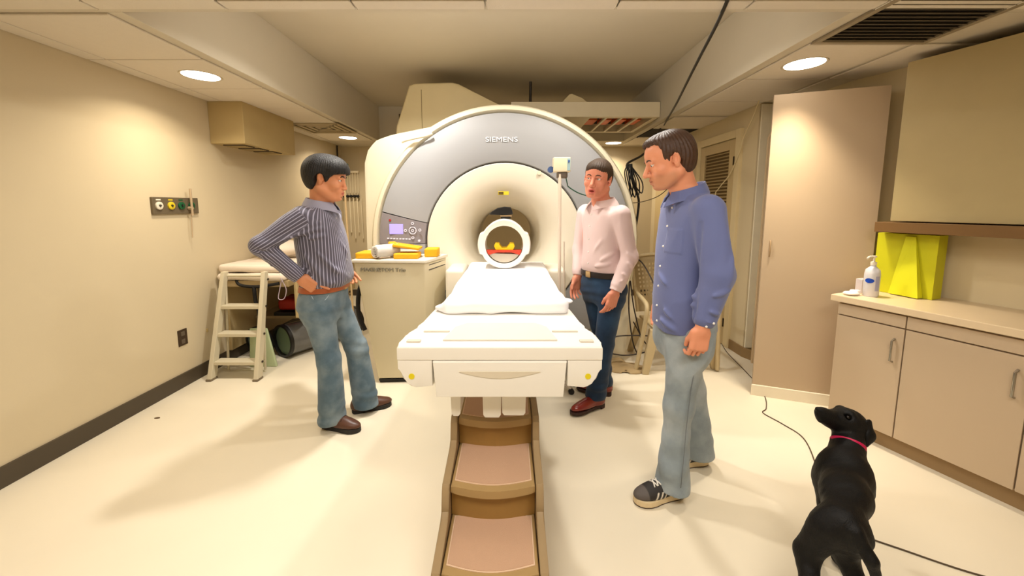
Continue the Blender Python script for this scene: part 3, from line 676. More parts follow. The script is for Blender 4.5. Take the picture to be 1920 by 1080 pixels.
b = NB(); tube(b, spline([(-1.24, 3.2, .86), (-1.262, 3.15, .74), (-1.255, 3.12, .58), (-1.20, 3.10, .45)], 6), .018, 8); recenter(tag(obj('black_strap', b, mat('strap_black', (18, 15, 14), .7), smooth=60), 'black strap hanging down the left side of equipment cabinet', 'strap'))

# ---------------------------------------------------------------- patient table
white = mat('table_white', (236, 231, 222), .42, var=.012, scale=2)
t = thing('patient_table', 'white wide-ended patient table leading into the scanner bore', 'table', (CX, 2.4, 0))
ol = [(.430, 1.545), (.436, 1.60), (.436, 1.70), (.418, 1.73), (.412, 1.80), (.400, 1.83), (.396, 1.90), (.385, 2.10), (.335, 2.6), (.325, 3.40)]
pts = [(CX + x, y) for x, y in ol] + [(CX - x, y) for x, y in reversed(ol)]
b = NB(); prism(b, pts, 'z', .835, .893, .008, 3); obj('tabletop', b, white, t, smooth=35)
b = NB(); prism(b, [(CX - .25, 1.62), (CX + .25, 1.62), (CX + .22, 1.80), (CX + .17, 1.86), (CX - .17, 1.86), (CX - .22, 1.80)], 'z', .893, .901, .004, 2); obj('raised_plate', b, mat('table_plate', (226, 218, 204), .4), t, smooth=40)
for s in (-1, 1):
    b = NB(); box(b, CX + s * .30 - .06, CX + s * .30 + .06, 1.735, 1.75, .893, .899, .002); obj('slot', b, mat('slot_shade', (206, 196, 180), .5), t)
    b = NB(); box(b, CX + s * .375 - .03, CX + s * .375 + .03, 1.60, 1.625, .893, .900, .003); obj('catch', b, mat('slot_shade', (206, 196, 180)), t)
    x0, x1 = (CX - .430, CX - .285) if s < 0 else (CX + .285, CX + .430)
    o_, i_ = (x0, x1) if s < 0 else (x1, x0); d = -s
    b = NB(); prism(b, [(o_, .835), (o_, .795), (o_ + d * .018, .785), (o_ + d * .022, .755), (o_ + d * .045, .735), (o_ + d * .055, .722), (o_ + d * .075, .715), (i_, .722), (i_, .835)], 'y', 1.548, 1.75, .004); obj('end_block', b, white, t, smooth=35)
    b = NB(); disc(b, (CX + s * .372, 1.546, .765), .0125, .003, 'y', 20); obj('marker_dot', b, mat('dot_yellow', (226, 206, 20), .5), t, label='round yellow sticker')
b = NB(); prism(b, [(CX - .280, .833), (CX + .280, .833), (CX + .268, .678), (CX - .268, .678)], 'y', 1.535, 1.78, .006, 3); fr = obj('front_block', b, white, t, smooth=35)
b = NB(); pp = [(CX - .17 + .34 * i / 16, .790 - .028 * math.sin(PI * i / 16)) for i in range(17)]; prism(b, pp + [(CX + .17, .7925), (CX - .17, .7925)], 'y', 1.532, 1.536, .0008, 1); o = obj('grip_shadow', b, mat('grip_shade', (214, 203, 182), .45), None); o.parent = fr  # darker crescent plate painted as the shadow under the grip
for x0, x1, z0 in ((-.262, -.215, .545), (-.120, -.035, .538), (-.035, .075, .548)):
    b = NB(); prism(b, [(x0, .68), (x1, .68), (x1 - .003, z0 + .012), (x1 - .012, z0), (x0 + .012, z0), (x0 + .003, z0 + .012)], 'y', 1.62, 1.80, .003); obj('runner', b, white, t, smooth=35)
b = NB(); box(b, CX - .27, CX + .27, 1.78, 3.3, .70, .836, .01); obj('under_frame', b, white, t)
b = NB(); prism(b, [(CX - .16, 2.35), (CX + .16, 2.35), (CX + .17, 3.25), (CX - .17, 3.25)], 'z', .0, .70, .01); obj('pedestal', b, white, t)
# sheet over the pad
P = [rbox((-.022, 2.76, .928), (.335, .71, .045), .032, None, .01), rbox((-.022, 2.13, .922), (.335, .10, .030), .026, None, .05), rbox((-.345, 2.115, .912), (.062, .062, .018), .016, frame(-30), .02), ell((.335, 2.25, .915), (.05, .05, .015), None, .02), half((0, 0, -1), (0, 2.7, .8935), (0, 2.7, .89), 1.2, .002)]
def shd(p):
    f = np.clip((2.45 - p[:, 1]) / .3, 0, 1); return (.0035 * wave(p, 16, (1, .6, 1)) + f * .008 * (.4 - np.abs(wave(p, 26, (1, .7, 1))))).astype(np.float32)
me, W = mesh_sdf('bed_sheet', P, .0085, disp=shd, smooth=2); o = link('bed_sheet', me, mat('sheet_white', (246, 244, 246), .85, var=.01, bump=.1, bscale=300)); recenter(tag(o, 'white bed sheet spread over the pad on the patient table', 'sheet'))
# head coil and what lies in it
t = thing('head_coil', 'white ring-shaped head coil standing on the sheet in front of the bore', 'head coil', (-.045, 3.2, .975))
def coilr(a, r): return r * (1 + .06 * max(0, math.sin(a)) ** 6)
b = NB(); n = 72; R4 = []
for k in range(n):
    a = 2 * PI * k / n; row = []
    lug = .018 if (abs(math.cos(a)) > .88 and math.sin(a) > -.35) else 0
    for r, y in ((.153, 3.06), (coilr(a, .186) + lug, 3.055), (coilr(a, .195) + lug, 3.075), (coilr(a, .195) + lug, 3.27), (.186, 3.29), (.153, 3.29)):
        row.append(b.verts.new((-.042 + r * math.cos(a), y, max(1.168 + r * math.sin(a), .977))))
    R4.append(row)
for k in range(n):
    for i in range(6): b.faces.new((R4[k][i], R4[k][(i + 1) % 6], R4[(k + 1) % n][(i + 1) % 6], R4[(k + 1) % n][i]))
obj('ring', b, mat('coil_white', (240, 234, 222), .35, coat=.2), t, smooth=40)
b = NB(); bmesh.ops.create_circle(b, cap_ends=False, radius=.1, segments=4); b.clear()
pts = [(-.042 + .145 * math.cos(rdg(a)), 1.168 + .145 * math.sin(rdg(a))) for a in range(208, 333, 6)]
prism(b, pts, 'y', 3.08, 3.30, .004); obj('headrest', b, mat('foam_grey', (196, 186, 168), .7), t)
pts = [(-.042 + .149 * math.cos(rdg(a)), 1.168 + .149 * math.sin(rdg(a))) for a in (198, 206, 214)] + [(-.10, 1.108), (.02, 1.108)] + [(-.042 + .149 * math.cos(rdg(a)), 1.168 + .149 * math.sin(rdg(a))) for a in (326, 334, 342)] + [(.02, 1.122), (-.10, 1.122)]
b = NB(); prism(b, pts, 'y', 3.07, 3.16, .002); obj('strap', b, mat('strap_red', (196, 60, 34), .6), t, label='red strap')
b = NB(); prism(b, [(-.125, 1.155), (-.115, 1.178), (-.085, 1.178), (-.075, 1.150), (-.062, 1.135), (-.022, 1.135), (-.008, 1.150), (.004, 1.178), (.034, 1.178), (.044, 1.155), (.03, 1.122), (-.11, 1.122)], 'y', 3.09, 3.20, .005); obj('cushion', b, mat('cushion_yellow', (240, 204, 20), .7), t, label='yellow notched cushion')
# black thing on the coil
t = thing('mirror_mount', 'black wedge-shaped mirror mount resting on top of the head coil', 'mirror mount', (-.04, 3.2, 1.4))
bk = mat('plastic_black', (14, 12, 12), .4)
b = NB(); box(b, -.07, .012, 3.15, 3.24, 1.374, 1.392, .006); obj('foot', b, bk, t)
b = NB(); box(b, -.075, .02, 3.14, 3.25, 1.3925, 1.4045, .002); obj('shim', b, mat('shim_tan', (190, 160, 120), .5), t)
b = NB(); prism(b, [(-.17, 1.408), (-.06, 1.405), (.03, 1.410), (.024, 1.440), (.010, 1.468), (-.04, 1.472), (-.095, 1.462), (-.14, 1.435)], 'y', 3.13, 3.25, .006); obj('wedge', b, bk, t)

# ---------------------------------------------------------------- steps
t = thing('step_unit', 'tan moulded step unit with pink pads running under the patient table', 'steps', (-.07, 1.5, 0))
tan = mat('step_tan', (176, 146, 98), .5, var=.04); tan2 = mat('step_side', (164, 140, 104), .5, var=.04); pink = mat('step_pad', (206, 168, 140), .8, var=.03, bump=.5, bscale=500)
X0, X1 = -.245, .108; xc = (X0 + X1) / 2; hw = (X1 - X0) / 2
treads = [(.17, 1.235, 1.50), (.32, 1.478, 1.775), (.465, 1.745, 2.06)]
def arcf(y0, dep, n=14): return [(X0 + (X1 - X0) * i / n, y0 - dep * math.sin(PI * i / n)) for i in range(n + 1)]
for k, (z, y0, y1) in enumerate(treads):
    zb = 0 if k == 0 else treads[k - 1][0] + .001
    b = NB(); a = arcf(y0 + .022, .030); prism(b, a + [(X1, y0 + .06), (X0, y0 + .06)], 'z', zb + .001, z - .034, .001, 1); obj('riser', b, mat('riser_brown', (162, 126, 68), .5, var=.05), t)
    b = NB(); a = arcf(y0, .034); prism(b, a + [(X1, y1 + .03 if k < 2 else y1), (X0, y1 + .03 if k < 2 else y1)], 'z', z - .034, z, .008, 3); tr = obj('tread', b, tan, t, smooth=40)
    b = NB(); ins = .018; a = [(x * 1, y + .035) for x, y in arcf(y0, .030)]; a = [(xc + (x - xc) * (1 - ins / hw), y) for x, y in a]
    prism(b, a + [(X1 - ins, y1 - .012), (X0 + ins, y1 - .012)], 'z', z, z + .004, .0015, 2); p = obj('tread_pad', b, pink, None, label='pink ribbed pad'); p.parent = tr
    b = NB(); q = [(xc + (x - xc) * 1.03, y - .005) for x, y in a]; prism(b, q + [(X1 - ins + .005, y1 - .008), (X0 + ins - .005, y1 - .008)], 'z', z, z + .0025, .001, 1); p = obj('pad_edging', b, mat('pad_edge', (226, 196, 168), .6), None); p.parent = tr
prof = [(1.215, 0), (1.205, .165), (1.22, .185), (1.42, .205), (1.45, .225), (1.455, .315), (1.47, .335), (1.68, .352), (1.71, .372), (1.715, .46), (1.735, .48), (2.08, .48), (2.08, 0)]
for x0, x1 in ((X0 - .034, X0 - .003), (X1 + .003, X1 + .034)):
    b = NB(); prism(b, prof, 'x', x0, x1, .008, 3); obj('side_panel', b, tan2, t, smooth=40)

# ---------------------------------------------------------------- infusion pump on its pole
t = thing('pump_stand', 'slim pole stand with white monitor box in front of the scanner ring', 'stand', (.44, 3.05, 0))
pm = mat('pole_clear', (216, 202, 184), .3)
b = NB(); tube(b, [(.405, 3.05, .05), (.385, 3.05, 1.72)], .013, 10); tube(b, [(.45, 3.08, .05), (.430, 3.08, 1.20)], .006, 8); obj('pole', b, pm, t, smooth=60)
b = NB(); 
for a in range(5): tube(b, [(.42, 3.05, .07), (.42 + .12 * math.cos(a * 1.2566 + .3), 3.05 + .12 * math.sin(a * 1.2566 + .3), .045)], .012, 8)
obj('base', b, pm, t, smooth=60)
for a in range(5):
    b = NB(); disc(b, (.42 + .12 * math.cos(a * 1.2566 + .3), 3.04 + .12 * math.sin(a * 1.2566 + .3), .023), .023, .02, 'y', 16); obj('caster', b, bk, t, smooth=40)
b = NB(); box(b, .335, .465, 3.03, 3.13, 1.735, 1.845, .008, 3); mb = obj('monitor', b, mat('monitor_cream', (222, 210, 178), .4), t, smooth=40)
b = NB(); box(b, .438, .462, 3.026, 3.031, 1.745, 1.835, .002); o = obj('screen_strip', b, mat('strip_teal', (150, 176, 180), .3), None); o.parent = mb
b = NB(); box(b, .444, .456, 3.022, 3.027, 1.805, 1.822, .002); o = obj('logo_patch', b, mat('patch_blue', (40, 80, 150), .3), None); o.parent = mb
b = NB(); box(b, .365, .445, 3.04, 3.12, 1.690, 1.736, .012, 3); obj('clamp', b, mat('clamp_brown', (96, 84, 72), .4), t, smooth=40)
b = NB(); disc(b, (.318, 3.06, 1.755), .024, .03, 'y', 20); obj('knob', b, mat('knob_blue', (60, 84, 130), .4), t, label='blue knob', smooth=40)
t.location.y -= .07
b = NB(); disc(b, (.262, 3.41, 1.765), .018, .012, 'y', 16); obj('button', b, cream, sc)
b = NB(); tube(b, spline([(.442, 3.045, 1.70), (.455, 3.06, 1.655), (.48, 3.14, 1.63), (.58, 3.2, 1.58), (.72, 3.28, 1.55)], 6), .005, 6); recenter(tag(obj('monitor_cable', b, mat('cable_green', (50, 92, 76), .5), smooth=60), 'thin dark green cable from the monitor box to behind the man in pink', 'cable'))

# ---------------------------------------------------------------- overhead unit in the raised ceiling
t = thing('overhead_unit', 'long white ceiling unit with open slatted underside, right of scanner top', 'air unit', (.8, 4.9, 2.45))
uw = mat('unit_white', (226, 214, 186), .5)
for q in ((.02, 1.655, 4.36, 4.44), (.02, 1.655, 5.22, 5.28), (.02, .90, 4.44, 5.22), (1.60, 1.655, 4.44, 5.22)):
    b = NB(); box(b, *q, 2.45, 2.61, .004); obj('frame', b, uw, t)
b = NB(); box(b, .02, 1.655, 4.37, 5.27, 2.585, 2.605); obj('top_plate', b, uw, t)
b = NB(); box(b, .905, 1.595, 4.445, 5.215, 2.55, 2.58); obj('cavity', b, mat('void_dark', (26, 20, 14)), t)
for i in range(3):
    x = 1.07 + i * .175; b = NB(); box(b, x, x + .028, 4.44, 5.22, 2.452, 2.475, .003); obj('slat', b, uw, t)
for i in range(4):
    x = .935 + i * .175; b = NB(); box(b, x, x + .12, 4.75, 5.02, 2.50, 2.548, .004); obj('element', b, mat('element_orange', (230, 104, 40), .5, var=.2), t, label='orange element')
b = NB(); prism(b, [(.58, 2.61), (.66, 2.695), (.69, 2.70), (.80, 2.655), (.86, 2.61)], 'y', 4.38, 4.75, .006); obj('cowl', b, mat('shell_beige', (206, 190, 150)), t)
b = NB(); tube(b, [(.245, 4.60, 2.895), (.245, 4.66, 2.64)], .016, 8); b2 = tag(obj('ceiling_rod', b, mat('rod_dark', (44, 34, 22), .5), smooth=60), 'short dark rod dropping from the raised ceiling above the scanner', 'rod'); recenter(b2)

# ---------------------------------------------------------------- cables
blk = mat('cable_black', (16, 13, 12), .5)
def cable(name, lbl, pts, r, m, n=8, ct='cable'):
    b = NB(); tube(b, spline(pts, n), r, 7); return recenter(tag(obj(name, b, m, smooth=60), lbl, ct))
cable('overhead_cable', 'black cable running diagonally from the ceiling opening towards the camera', [(.93, 1.70, 2.395), (1.05, 2.05, 2.40), (1.195, 2.55, 2.395), (1.34, 3.05, 2.385), (1.49, 3.55, 2.385), (1.635, 4.05, 2.395), (1.78, 4.55, 2.405), (1.85, 4.80, 2.43)], .009, blk)
cable('black_cable', 'black cable sagging from the ceiling opening to the bundle beside the scanner', [(1.85, 4.80, 2.45), (1.60, 4.4, 2.15), (1.30, 3.85, 1.97), (1.09, 3.62, 1.86), (1.13, 3.60, 1.76), (1.19, 3.62, 1.60), (1.215, 3.63, 1.50), (1.20, 3.64, 1.30), (1.17, 3.66, 1.10), (1.17, 3.66, .97)], .011, blk)
b = NB()
for k in range(5):
    r0 = random.Random(k); x = 1.10 + .012 * k; tube(b, spline([(1.09 + .006 * k, 3.60 - .01 * k, 1.86), (1.055 + .018 * k, 3.57, 1.78), (1.075 + .018 * k, 3.56, 1.68 - .02 * r0.random()), (1.10 + .03 * k, 3.58, 1.60 - .045 * r0.random()), (1.115 + .028 * k, 3.60, 1.70), (1.12, 3.61, 1.85)], 6), .006, 6)
tube(b, spline([(1.105, 3.57, 1.74), (1.112, 3.57, 1.62), (1.118, 3.57, 1.54)], 5), .005, 6)
recenter(tag(obj('cable_bundle', b, blk, smooth=60), 'tangled bundle of black cable hanging beside the scanner ring', 'cable'))
cable('thin_cable', 'thin grey cable from the cable bundle behind the man in blue', [(1.0, 3.60, 1.51), (1.20, 3.60, 1.51), (1.42, 3.7, 1.57), (1.62, 3.9, 1.68)], .004, mat('cable_grey', (92, 78, 58), .6))
cable('white_cable', 'thin cream cable hanging from the ceiling gap in front of louvered door', [(2.20, 3.50, 2.42), (2.21, 3.60, 2.28), (2.25, 3.78, 2.14), (2.26, 3.86, 2.0), (2.25, 3.98, 1.80), (2.235, 4.15, 1.66), (2.24, 4.22, 1.55), (2.25, 4.22, .9)], .0055, mat('cable_cream', (228, 212, 170), .6))
cable('floor_cable', 'thin dark cable snaking across the floor from the door to behind the dog', [(2.27, 3.95, .008), (2.20, 3.72, .004), (2.12, 3.30, .004), (2.05, 3.0, .004), (1.97, 2.80, .004), (1.88, 2.66, .004), (1.82, 2.60, .004), (1.86, 2.46, .004), (1.88, 2.30, .004), (1.76, 2.05, .004), (1.62, 1.83, .004), (1.54, 1.70, .004), (1.56, 1.60, .004), (1.69, 1.505, .004), (1.95, 1.36, .004), (2.4, 1.25, .004)], .0035, mat('cable_brown', (84, 68, 48), .6))
b = NB()
for pts in ([(1.17, 3.66, 1.0), (1.24, 3.55, .95), (1.30, 3.40, .78), (1.33, 3.36, .62)], [(1.10, 3.45, .80), (1.09, 3.42, .55), (1.13, 3.40, .25), (1.19, 3.40, .12), (1.22, 3.42, .22), (1.14, 3.43, .55), (1.105, 3.45, .80)],
            [(.90, 3.36, .28), (1.0, 3.36, .31), (1.22, 3.40, .30), (1.32, 3.42, .28)], [(.90, 3.36, .15), (1.05, 3.38, .12), (1.2, 3.40, .13), (1.33, 3.42, .16)], [(1.14, 3.43, .42), (1.24, 3.40, .24), (1.32, 3.42, .16)]):
    tube(b, spline(pts, 6), .006, 6)
recenter(tag(obj('cable_loops', b, mat('cable_soft_black', (44, 34, 28), .6), smooth=60), 'loops of black cable hanging between the man in pink and the lawn chair', 'cable'))

# ---------------------------------------------------------------- plastic lawn chair behind the nearest man
t = thing('lawn_chair', 'beige plastic lawn chair with perforated back, behind the man in blue', 'chair', (1.52, 3.52, 0))
pl = mat('chair_plastic', (196, 176, 136), .4, var=.03)
def bent(x, z): return 3.60 + (z - .42) * .30 - .05 * (1 - ((x - 1.50) / .33) ** 2) * -1
rows_, cols_ = 13, 15; b = NB()
x0, x1, z0, z1 = 1.21, 1.79, .46, .97
def bp(i, j): 
    u = i / (cols_ * 2); v = j / (rows_ * 2); z = z0 + (z1 - z0) * v + .03 * math.sin(PI * u) * v; ww = 1 - .12 * (1 - v); x = 1.50 + (u - .5) * (x1 - x0) * ww
    return (x, bent(x, z), z)
g_ = {}
def gv(i, j):
    if (i, j) not in g_: g_[(i, j)] = b.verts.new(bp(i, j))
    return g_[(i, j)]
for i in range(cols_ * 2):
    for j in range(rows_ * 2):
        if i % 2 == 1 and j % 2 == 1 and 2 < i < cols_ * 2 - 3 and 5 < j < rows_ * 2 - 4: continue
        b.faces.new((gv(i, j), gv(i + 1, j), gv(i + 1, j + 1), gv(i, j + 1)))
bmesh.ops.solidify(b, geom=b.faces[:], thickness=.008); obj('backrest', b, pl, t, smooth=30)
b = NB(); tube(b, spline([bp(0, 0), bp(0, 13), bp(1, 25), bp(6, 26), bp(15, 26), bp(24, 26), bp(29, 25), bp(30, 13), bp(30, 0)], 5), .016, 8); obj('back_rim', b, pl, t, smooth=60)
b = NB(); prism(b, [(1.25, 3.24), (1.30, 3.20), (1.70, 3.20), (1.75, 3.24), (1.74, 3.62), (1.26, 3.62)], 'z', .405, .43, .008, 3); obj('seat', b, pl, t, smooth=40)
for x, y, fx, fy in ((1.27, 3.25, 1.20, 3.25), (1.73, 3.25, 1.87, 3.36), (1.28, 3.60, 1.24, 3.80), (1.72, 3.60, 1.80, 3.80)):
    b = NB(); hexa(b, [(fx - .028, fy - .018, 0), (fx + .028, fy - .018, 0), (fx + .028, fy + .018, 0), (fx - .028, fy + .018, 0)], [(x - .045, y - .025, .41), (x + .045, y - .025, .41), (x + .045, y + .025, .41), (x - .045, y + .025, .41)], .006); obj('leg', b, pl, t, smooth=40)
for s in (-1, 1):
    xa = 1.50 + s * .275; b = NB(); tube(b, spline([(xa + s * .09, 3.30, .02), (xa + s * .05, 3.25, .40), (xa + s * .035, 3.24, .60), (xa + s * .03, 3.35, .645), (xa + s * .015, 3.58, .66), (xa, 3.68, .68)], 6), .020, 8); obj('armrest', b, pl, t, smooth=60)
me, W = mesh_sdf('drop_cloth', [ell((1.06, 3.36, .0), (.20, .12, .035), frame(-10), .02), ell((1.0, 3.44, .02), (.08, .06, .05), frame(30), .02), half((0, 0, -1), (1.06, 3.36, .001), (1.06, 3.36, -.02), .4, .001)], .008, disp=lambda p: (.008 * wave(p, 50)).astype(np.float32))
recenter(tag(link('crumpled_cloth', me, mat('cloth_tan', (170, 146, 106), .9)), 'crumpled tan cloth on the floor beside the lawn chair', 'cloth'))

# ---------------------------------------------------------------- corner behind the left man
t = thing('step_ladder', 'pale step ladder leaning in front of the gurney by the left wall', 'ladder', (-2.38, 3.2, 0))
lm = mat('ladder_cream', (204, 194, 168), .45, var=.03)
for x in (-2.545, -2.150):
    b = NB(); s = 1 if x > -2.3 else -1
    hexa(b, [(x - .018, 3.10, 0), (x + .018, 3.10, 0), (x + .018, 3.17, 0), (x - .018, 3.17, 0)], [(x - .018 - s * .02, 3.335, .90), (x + .018 - s * .02, 3.335, .90), (x + .018 - s * .02, 3.385, .90), (x - .018 - s * .02, 3.385, .90)], .003); r_ = obj('rail', b, lm, t)
    if s > 0:
        for z in (.153, .382, .612, .84):
            b = NB(); disc(b, (x + .018 - .02 * z, 3.145 + .26 * z, z - .01), .010, .006, 'x', 12); o = obj('bolt', b, mat('bolt_dark', (50, 40, 30), .5), None); o.parent = r_
    b = NB(); box(b, x - .022, x + .022, 3.095, 3.175, -.0005, .018, .003); obj('foot', b, mat('foot_grey', (120, 106, 84), .6), t)
for k, z in enumerate((.153, .382, .612)):
    y = 3.125 + z * .26; b = NB(); box(b, -2.535 + .01 * k, -2.165 - .01 * k, y - .02, y + .08, z - .028, z, .003); obj('step', b, lm, t)
b = NB(); tube(b, [(-2.53, 3.37, .86), (-2.17, 3.37, .86)], .012, 8); tube(b, [(-2.52, 3.30, .02), (-2.52, 3.36, .84)], .010, 6); tube(b, [(-2.19, 3.30, .02), (-2.19, 3.36, .84)], .010, 6); tube(b, [(-2.52, 3.30, .10), (-2.19, 3.30, .10)], .012, 6); obj('rear_frame', b, lm, t, smooth=60)
# gurney
t = thing('gurney', 'wheeled gurney pushed against left wall behind the ladder, beige panels', 'gurney', (-2.32, 4.1, 0))
gm = mat('gurney_beige', (190, 168, 122), .5); gf = mat('gurney_frame', (170, 150, 112), .4, .3)
b = NB(); box(b, -2.66, -2.02, 3.45, 4.95, .74, .80, .01); obj('deck', b, gf, t)
b = NB(); box(b, -2.03, -2.0, 3.55, 4.9, .42, .80, .006); obj('side_panel', b, gm, t)
b = NB(); box(b, -2.66, -2.62, 3.50, 4.9, .12, .74, .006); obj('side_panel', b, gm, t)
for x in (-2.60, -2.08):
    for y in (3.88, 4.85):
        b = NB(); tube(b, [(x, y, .08), (x, y, .75)], .018, 8); l_ = obj('leg', b, gf, t, smooth=60)
        b = NB(); lathe(b, [(0, -.015), (.045, -.015), (.05, -.008), (.05, .008), (.045, .015), (0, .015)], (x, y, .05), 'x', 24, close=False); o = obj('caster', b, bk, None, smooth=40); o.parent = l_
b = NB(); box(b, -2.62, -2.06, 3.84, 4.90, .325, .354, .005); obj('lower_shelf', b, gf, t)
for pts in ([(-2.50, 3.46, .82), (-2.46, 3.455, .76), (-2.30, 3.45, .745), (-2.10, 3.45, .775)], [(-2.335, 3.45, .75), (-2.325, 3.44, .62), (-2.30, 3.44, .50), (-2.30, 3.44, .36), (-2.27, 3.45, .24)], [(-1.985, 4.0, .78), (-1.98, 4.0, .60), (-1.99, 4.02, .42)]):
    b = NB(); tube(b, spline(pts, 6), .016, 6); obj('strap', b, mat('strap_black', (18, 15, 14)), t, smooth=60, label='black strap')
lin = mat('linen_white', (232, 218, 200), .85, var=.03, bump=.3, bscale=200)
for n, z0, z1, x0, x1, y0, y1, lb_ in (('lower', .802, .868, -2.665, -2.04, 3.43, 4.7, 'white folded sheets making lower layer on the gurney'), ('upper', .869, .945, -2.66, -2.07, 3.45, 4.7, 'off-white blanket on top of the folded sheets on the gurney')):
    me, W = mesh_sdf('blanket', [rbox(((x0 + x1) / 2, (y0 + y1) / 2, (z0 + z1) / 2), ((x1 - x0) / 2, (y1 - y0) / 2, (z1 - z0) / 2), .03, None, .01)], .010, disp=lambda p: (.006 * wave(p, 22, (1, 1, 2))).astype(np.float32), smooth=2)
    recenter(tag(link('blanket' if n == 'upper' else 'folded_sheets', me, lin), lb_, 'linen'))
me, W = mesh_sdf('pillow', [ell((-2.36, 3.95, 1.04), (.24, .20, .09), frame(15), .02)], .010, disp=lambda p: (.008 * wave(p, 14)).astype(np.float32), smooth=2)
recenter(tag(link('pillow', me, lin), 'white pillow on the gurney behind striped man', 'pillow'))
b = NB(); tube(b, spline([(-2.09, 3.44, .86), (-2.06, 3.43, .80), (-2.03, 3.43, .72), (-2.05, 3.42, .64), (-2.10, 3.42, .64), (-2.09, 3.43, .72), (-2.07, 3.43, .80)], 6), .004, 6); recenter(tag(obj('clear_tubing', b, mat('tubing_lilac', (176, 160, 172), .3), smooth=60), 'loop of clear tubing hanging from the gurney end', 'tubing'))
# phantom cylinders under the gurney
t = thing('clear_drum', 'large clear grey plastic drum with black rims lying under the gurney', 'drum', (-2.08, 3.95, 0))
A0 = Vector((-2.22, 3.62, .165)); A1 = Vector((-1.80, 4.35, .165)); dd = (A1 - A0).normalized(); Mx = Matrix.Translation(A0) @ dd.to_track_quat('Z', 'Y').to_matrix().to_4x4(); Ld = (A1 - A0).length
b = NB(); lathe(b, [(0, .03), (.155, .03), (.155, Ld - .03), (0, Ld - .03)], (0, 0, 0), 'z', 40, close=False); bmesh.ops.transform(b, matrix=Mx, verts=b.verts[:]); obj('shell', b, mat('plastic_smoke', (92, 92, 92), .15, var=.3, scale=8, coat=.6), t, smooth=50)
for h in (0, Ld - .03):
    b = NB(); lathe(b, [(.140, h), (.163, h), (.163, h + .03), (.140, h + .03)], (0, 0, 0), 'z', 40); bmesh.ops.transform(b, matrix=Mx, verts=b.verts[:]); obj('rim', b, bk, t, smooth=50)
b = NB(); lathe(b, [(0, .026), (.139, .026), (.139, .031), (0, .031)], (0, 0, 0), 'z', 40, close=False); bmesh.ops.transform(b, matrix=Mx, verts=b.verts[:]); obj('end_disc', b, mat('disc_green', (120, 140, 110), .3), t, smooth=50)
t = thing('drum_stand', 'dark blue-grey disc with black rim leaning behind the ladder', 'drum', (-2.40, 3.62, 0))
Mx = Matrix.Translation((-2.42, 3.60, .17)) @ Vector((.25, 1, .12)).normalized().to_track_quat('Z', 'Y').to_matrix().to_4x4()
b = NB(); lathe(b, [(.135, -.015), (.155, -.015), (.155, .015), (.135, .015)], (0, 0, 0), 'z', 40); bmesh.ops.transform(b, matrix=Mx, verts=b.verts[:]); obj('rim', b, bk, t, smooth=50)
b = NB(); lathe(b, [(0, -.006), (.135, -.006), (.135, .006), (0, .006)], (0, 0, 0), 'z', 40, close=False); bmesh.ops.transform(b, matrix=Mx, verts=b.verts[:]); obj('disc', b, mat('disc_slate', (78, 92, 96), .3), t, smooth=50)
b = NB(); hexa(b, [(-2.40, 3.40, 0), (-2.15, 3.40, 0), (-2.15, 3.43, 0), (-2.40, 3.43, 0)], [(-2.39, 3.42, .36), (-2.23, 3.42, .36), (-2.23, 3.44, .36), (-2.39, 3.44, .36)], .01); recenter(tag(obj('green_board', b, mat('board_mint', (184, 198, 158), .45), smooth=40), 'pale mint green tapered board standing behind the ladder', 'board'))
me, W = mesh_sdf('red_bag', [rbox((-2.23, 4.0, .46), (.17, .14, .06), .04, None, .02)], .008, disp=lambda p: (.008 * wave(p, 30)).astype(np.float32)); recenter(tag(link('red_bag', me, mat('bag_red', (158, 34, 20), .6)), 'red soft bag under gurney above the clear drum', 'bag'))
b = NB(); box(b, -2.42, -2.03, 3.84, 4.2, .355, .392, .006); recenter(tag(obj('black_tray', b, bk), 'black tray under the red bag on the gurney shelf', 'tray'))
# rack on the back wall
t = thing('wall_rack', 'white wall rack with hanging rods on the back wall, past the striped man', 'rack', (-2.5, 6.24, 1.6))
rw = mat('rack_white', (240, 228, 200), .5)
b = NB(); box(b, -2.66, -2.40, 6.20, 6.249, 2.0, 2.03, .003); obj('rail', b, rw, t)
for i in range(6): b = NB(); tube(b, [(-2.63 + i * .043, 6.215, 2.0), (-2.63 + i * .043, 6.215, 1.68)], .006, 6); obj('rod', b, rw, t, smooth=60)
b = NB(); tube(b, [(-2.66, 6.20, 1.63), (-2.40, 6.20, 1.63)], .016, 8)
for i in range(5): bmesh.ops.create_uvsphere(b, u_segments=8, v_segments=6, radius=.024, matrix=Matrix.Translation((-2.64 + i * .055, 6.20, 1.63)))
obj('bar', b, bk, t, smooth=60, label='black knobbed bar')
for i in range(5): b = NB(); tube(b, [(-2.62 + i * .06, 6.21, 1.60), (-2.62 + i * .062, 6.22, .95 + .1 * (i % 2))], .010, 6); obj('hanging_tube', b, rw, t, smooth=60)
t = thing('green_lamp', 'small green fitting hanging on a thin dark pole near the back wall', 'fitting', (-2.62, 6.1, 2.0))
b = NB(); tube(b, [(-2.65, 6.05, 2.40), (-2.65, 6.05, 2.12)], .012, 6); obj('stem', b, mat('rod_dark', (44, 34, 22)), t, smooth=60)
b = NB(); box(b, -2.66, -2.50, 6.02, 6.09, 2.08, 2.13, .012, 3); obj('head', b, mat('fitting_green', (10, 104, 84), .4), t, smooth=40, label='teal green head')
b = NB(); tube(b, [(-1.655, 3.9, 1.75), (-1.60, 3.85, .0)], .010, 8); recenter(tag(obj('thin_pole', b, mat('pole_tan', (200, 172, 128), .5), smooth=60), 'thin tan pole standing behind the striped man', 'pole'))
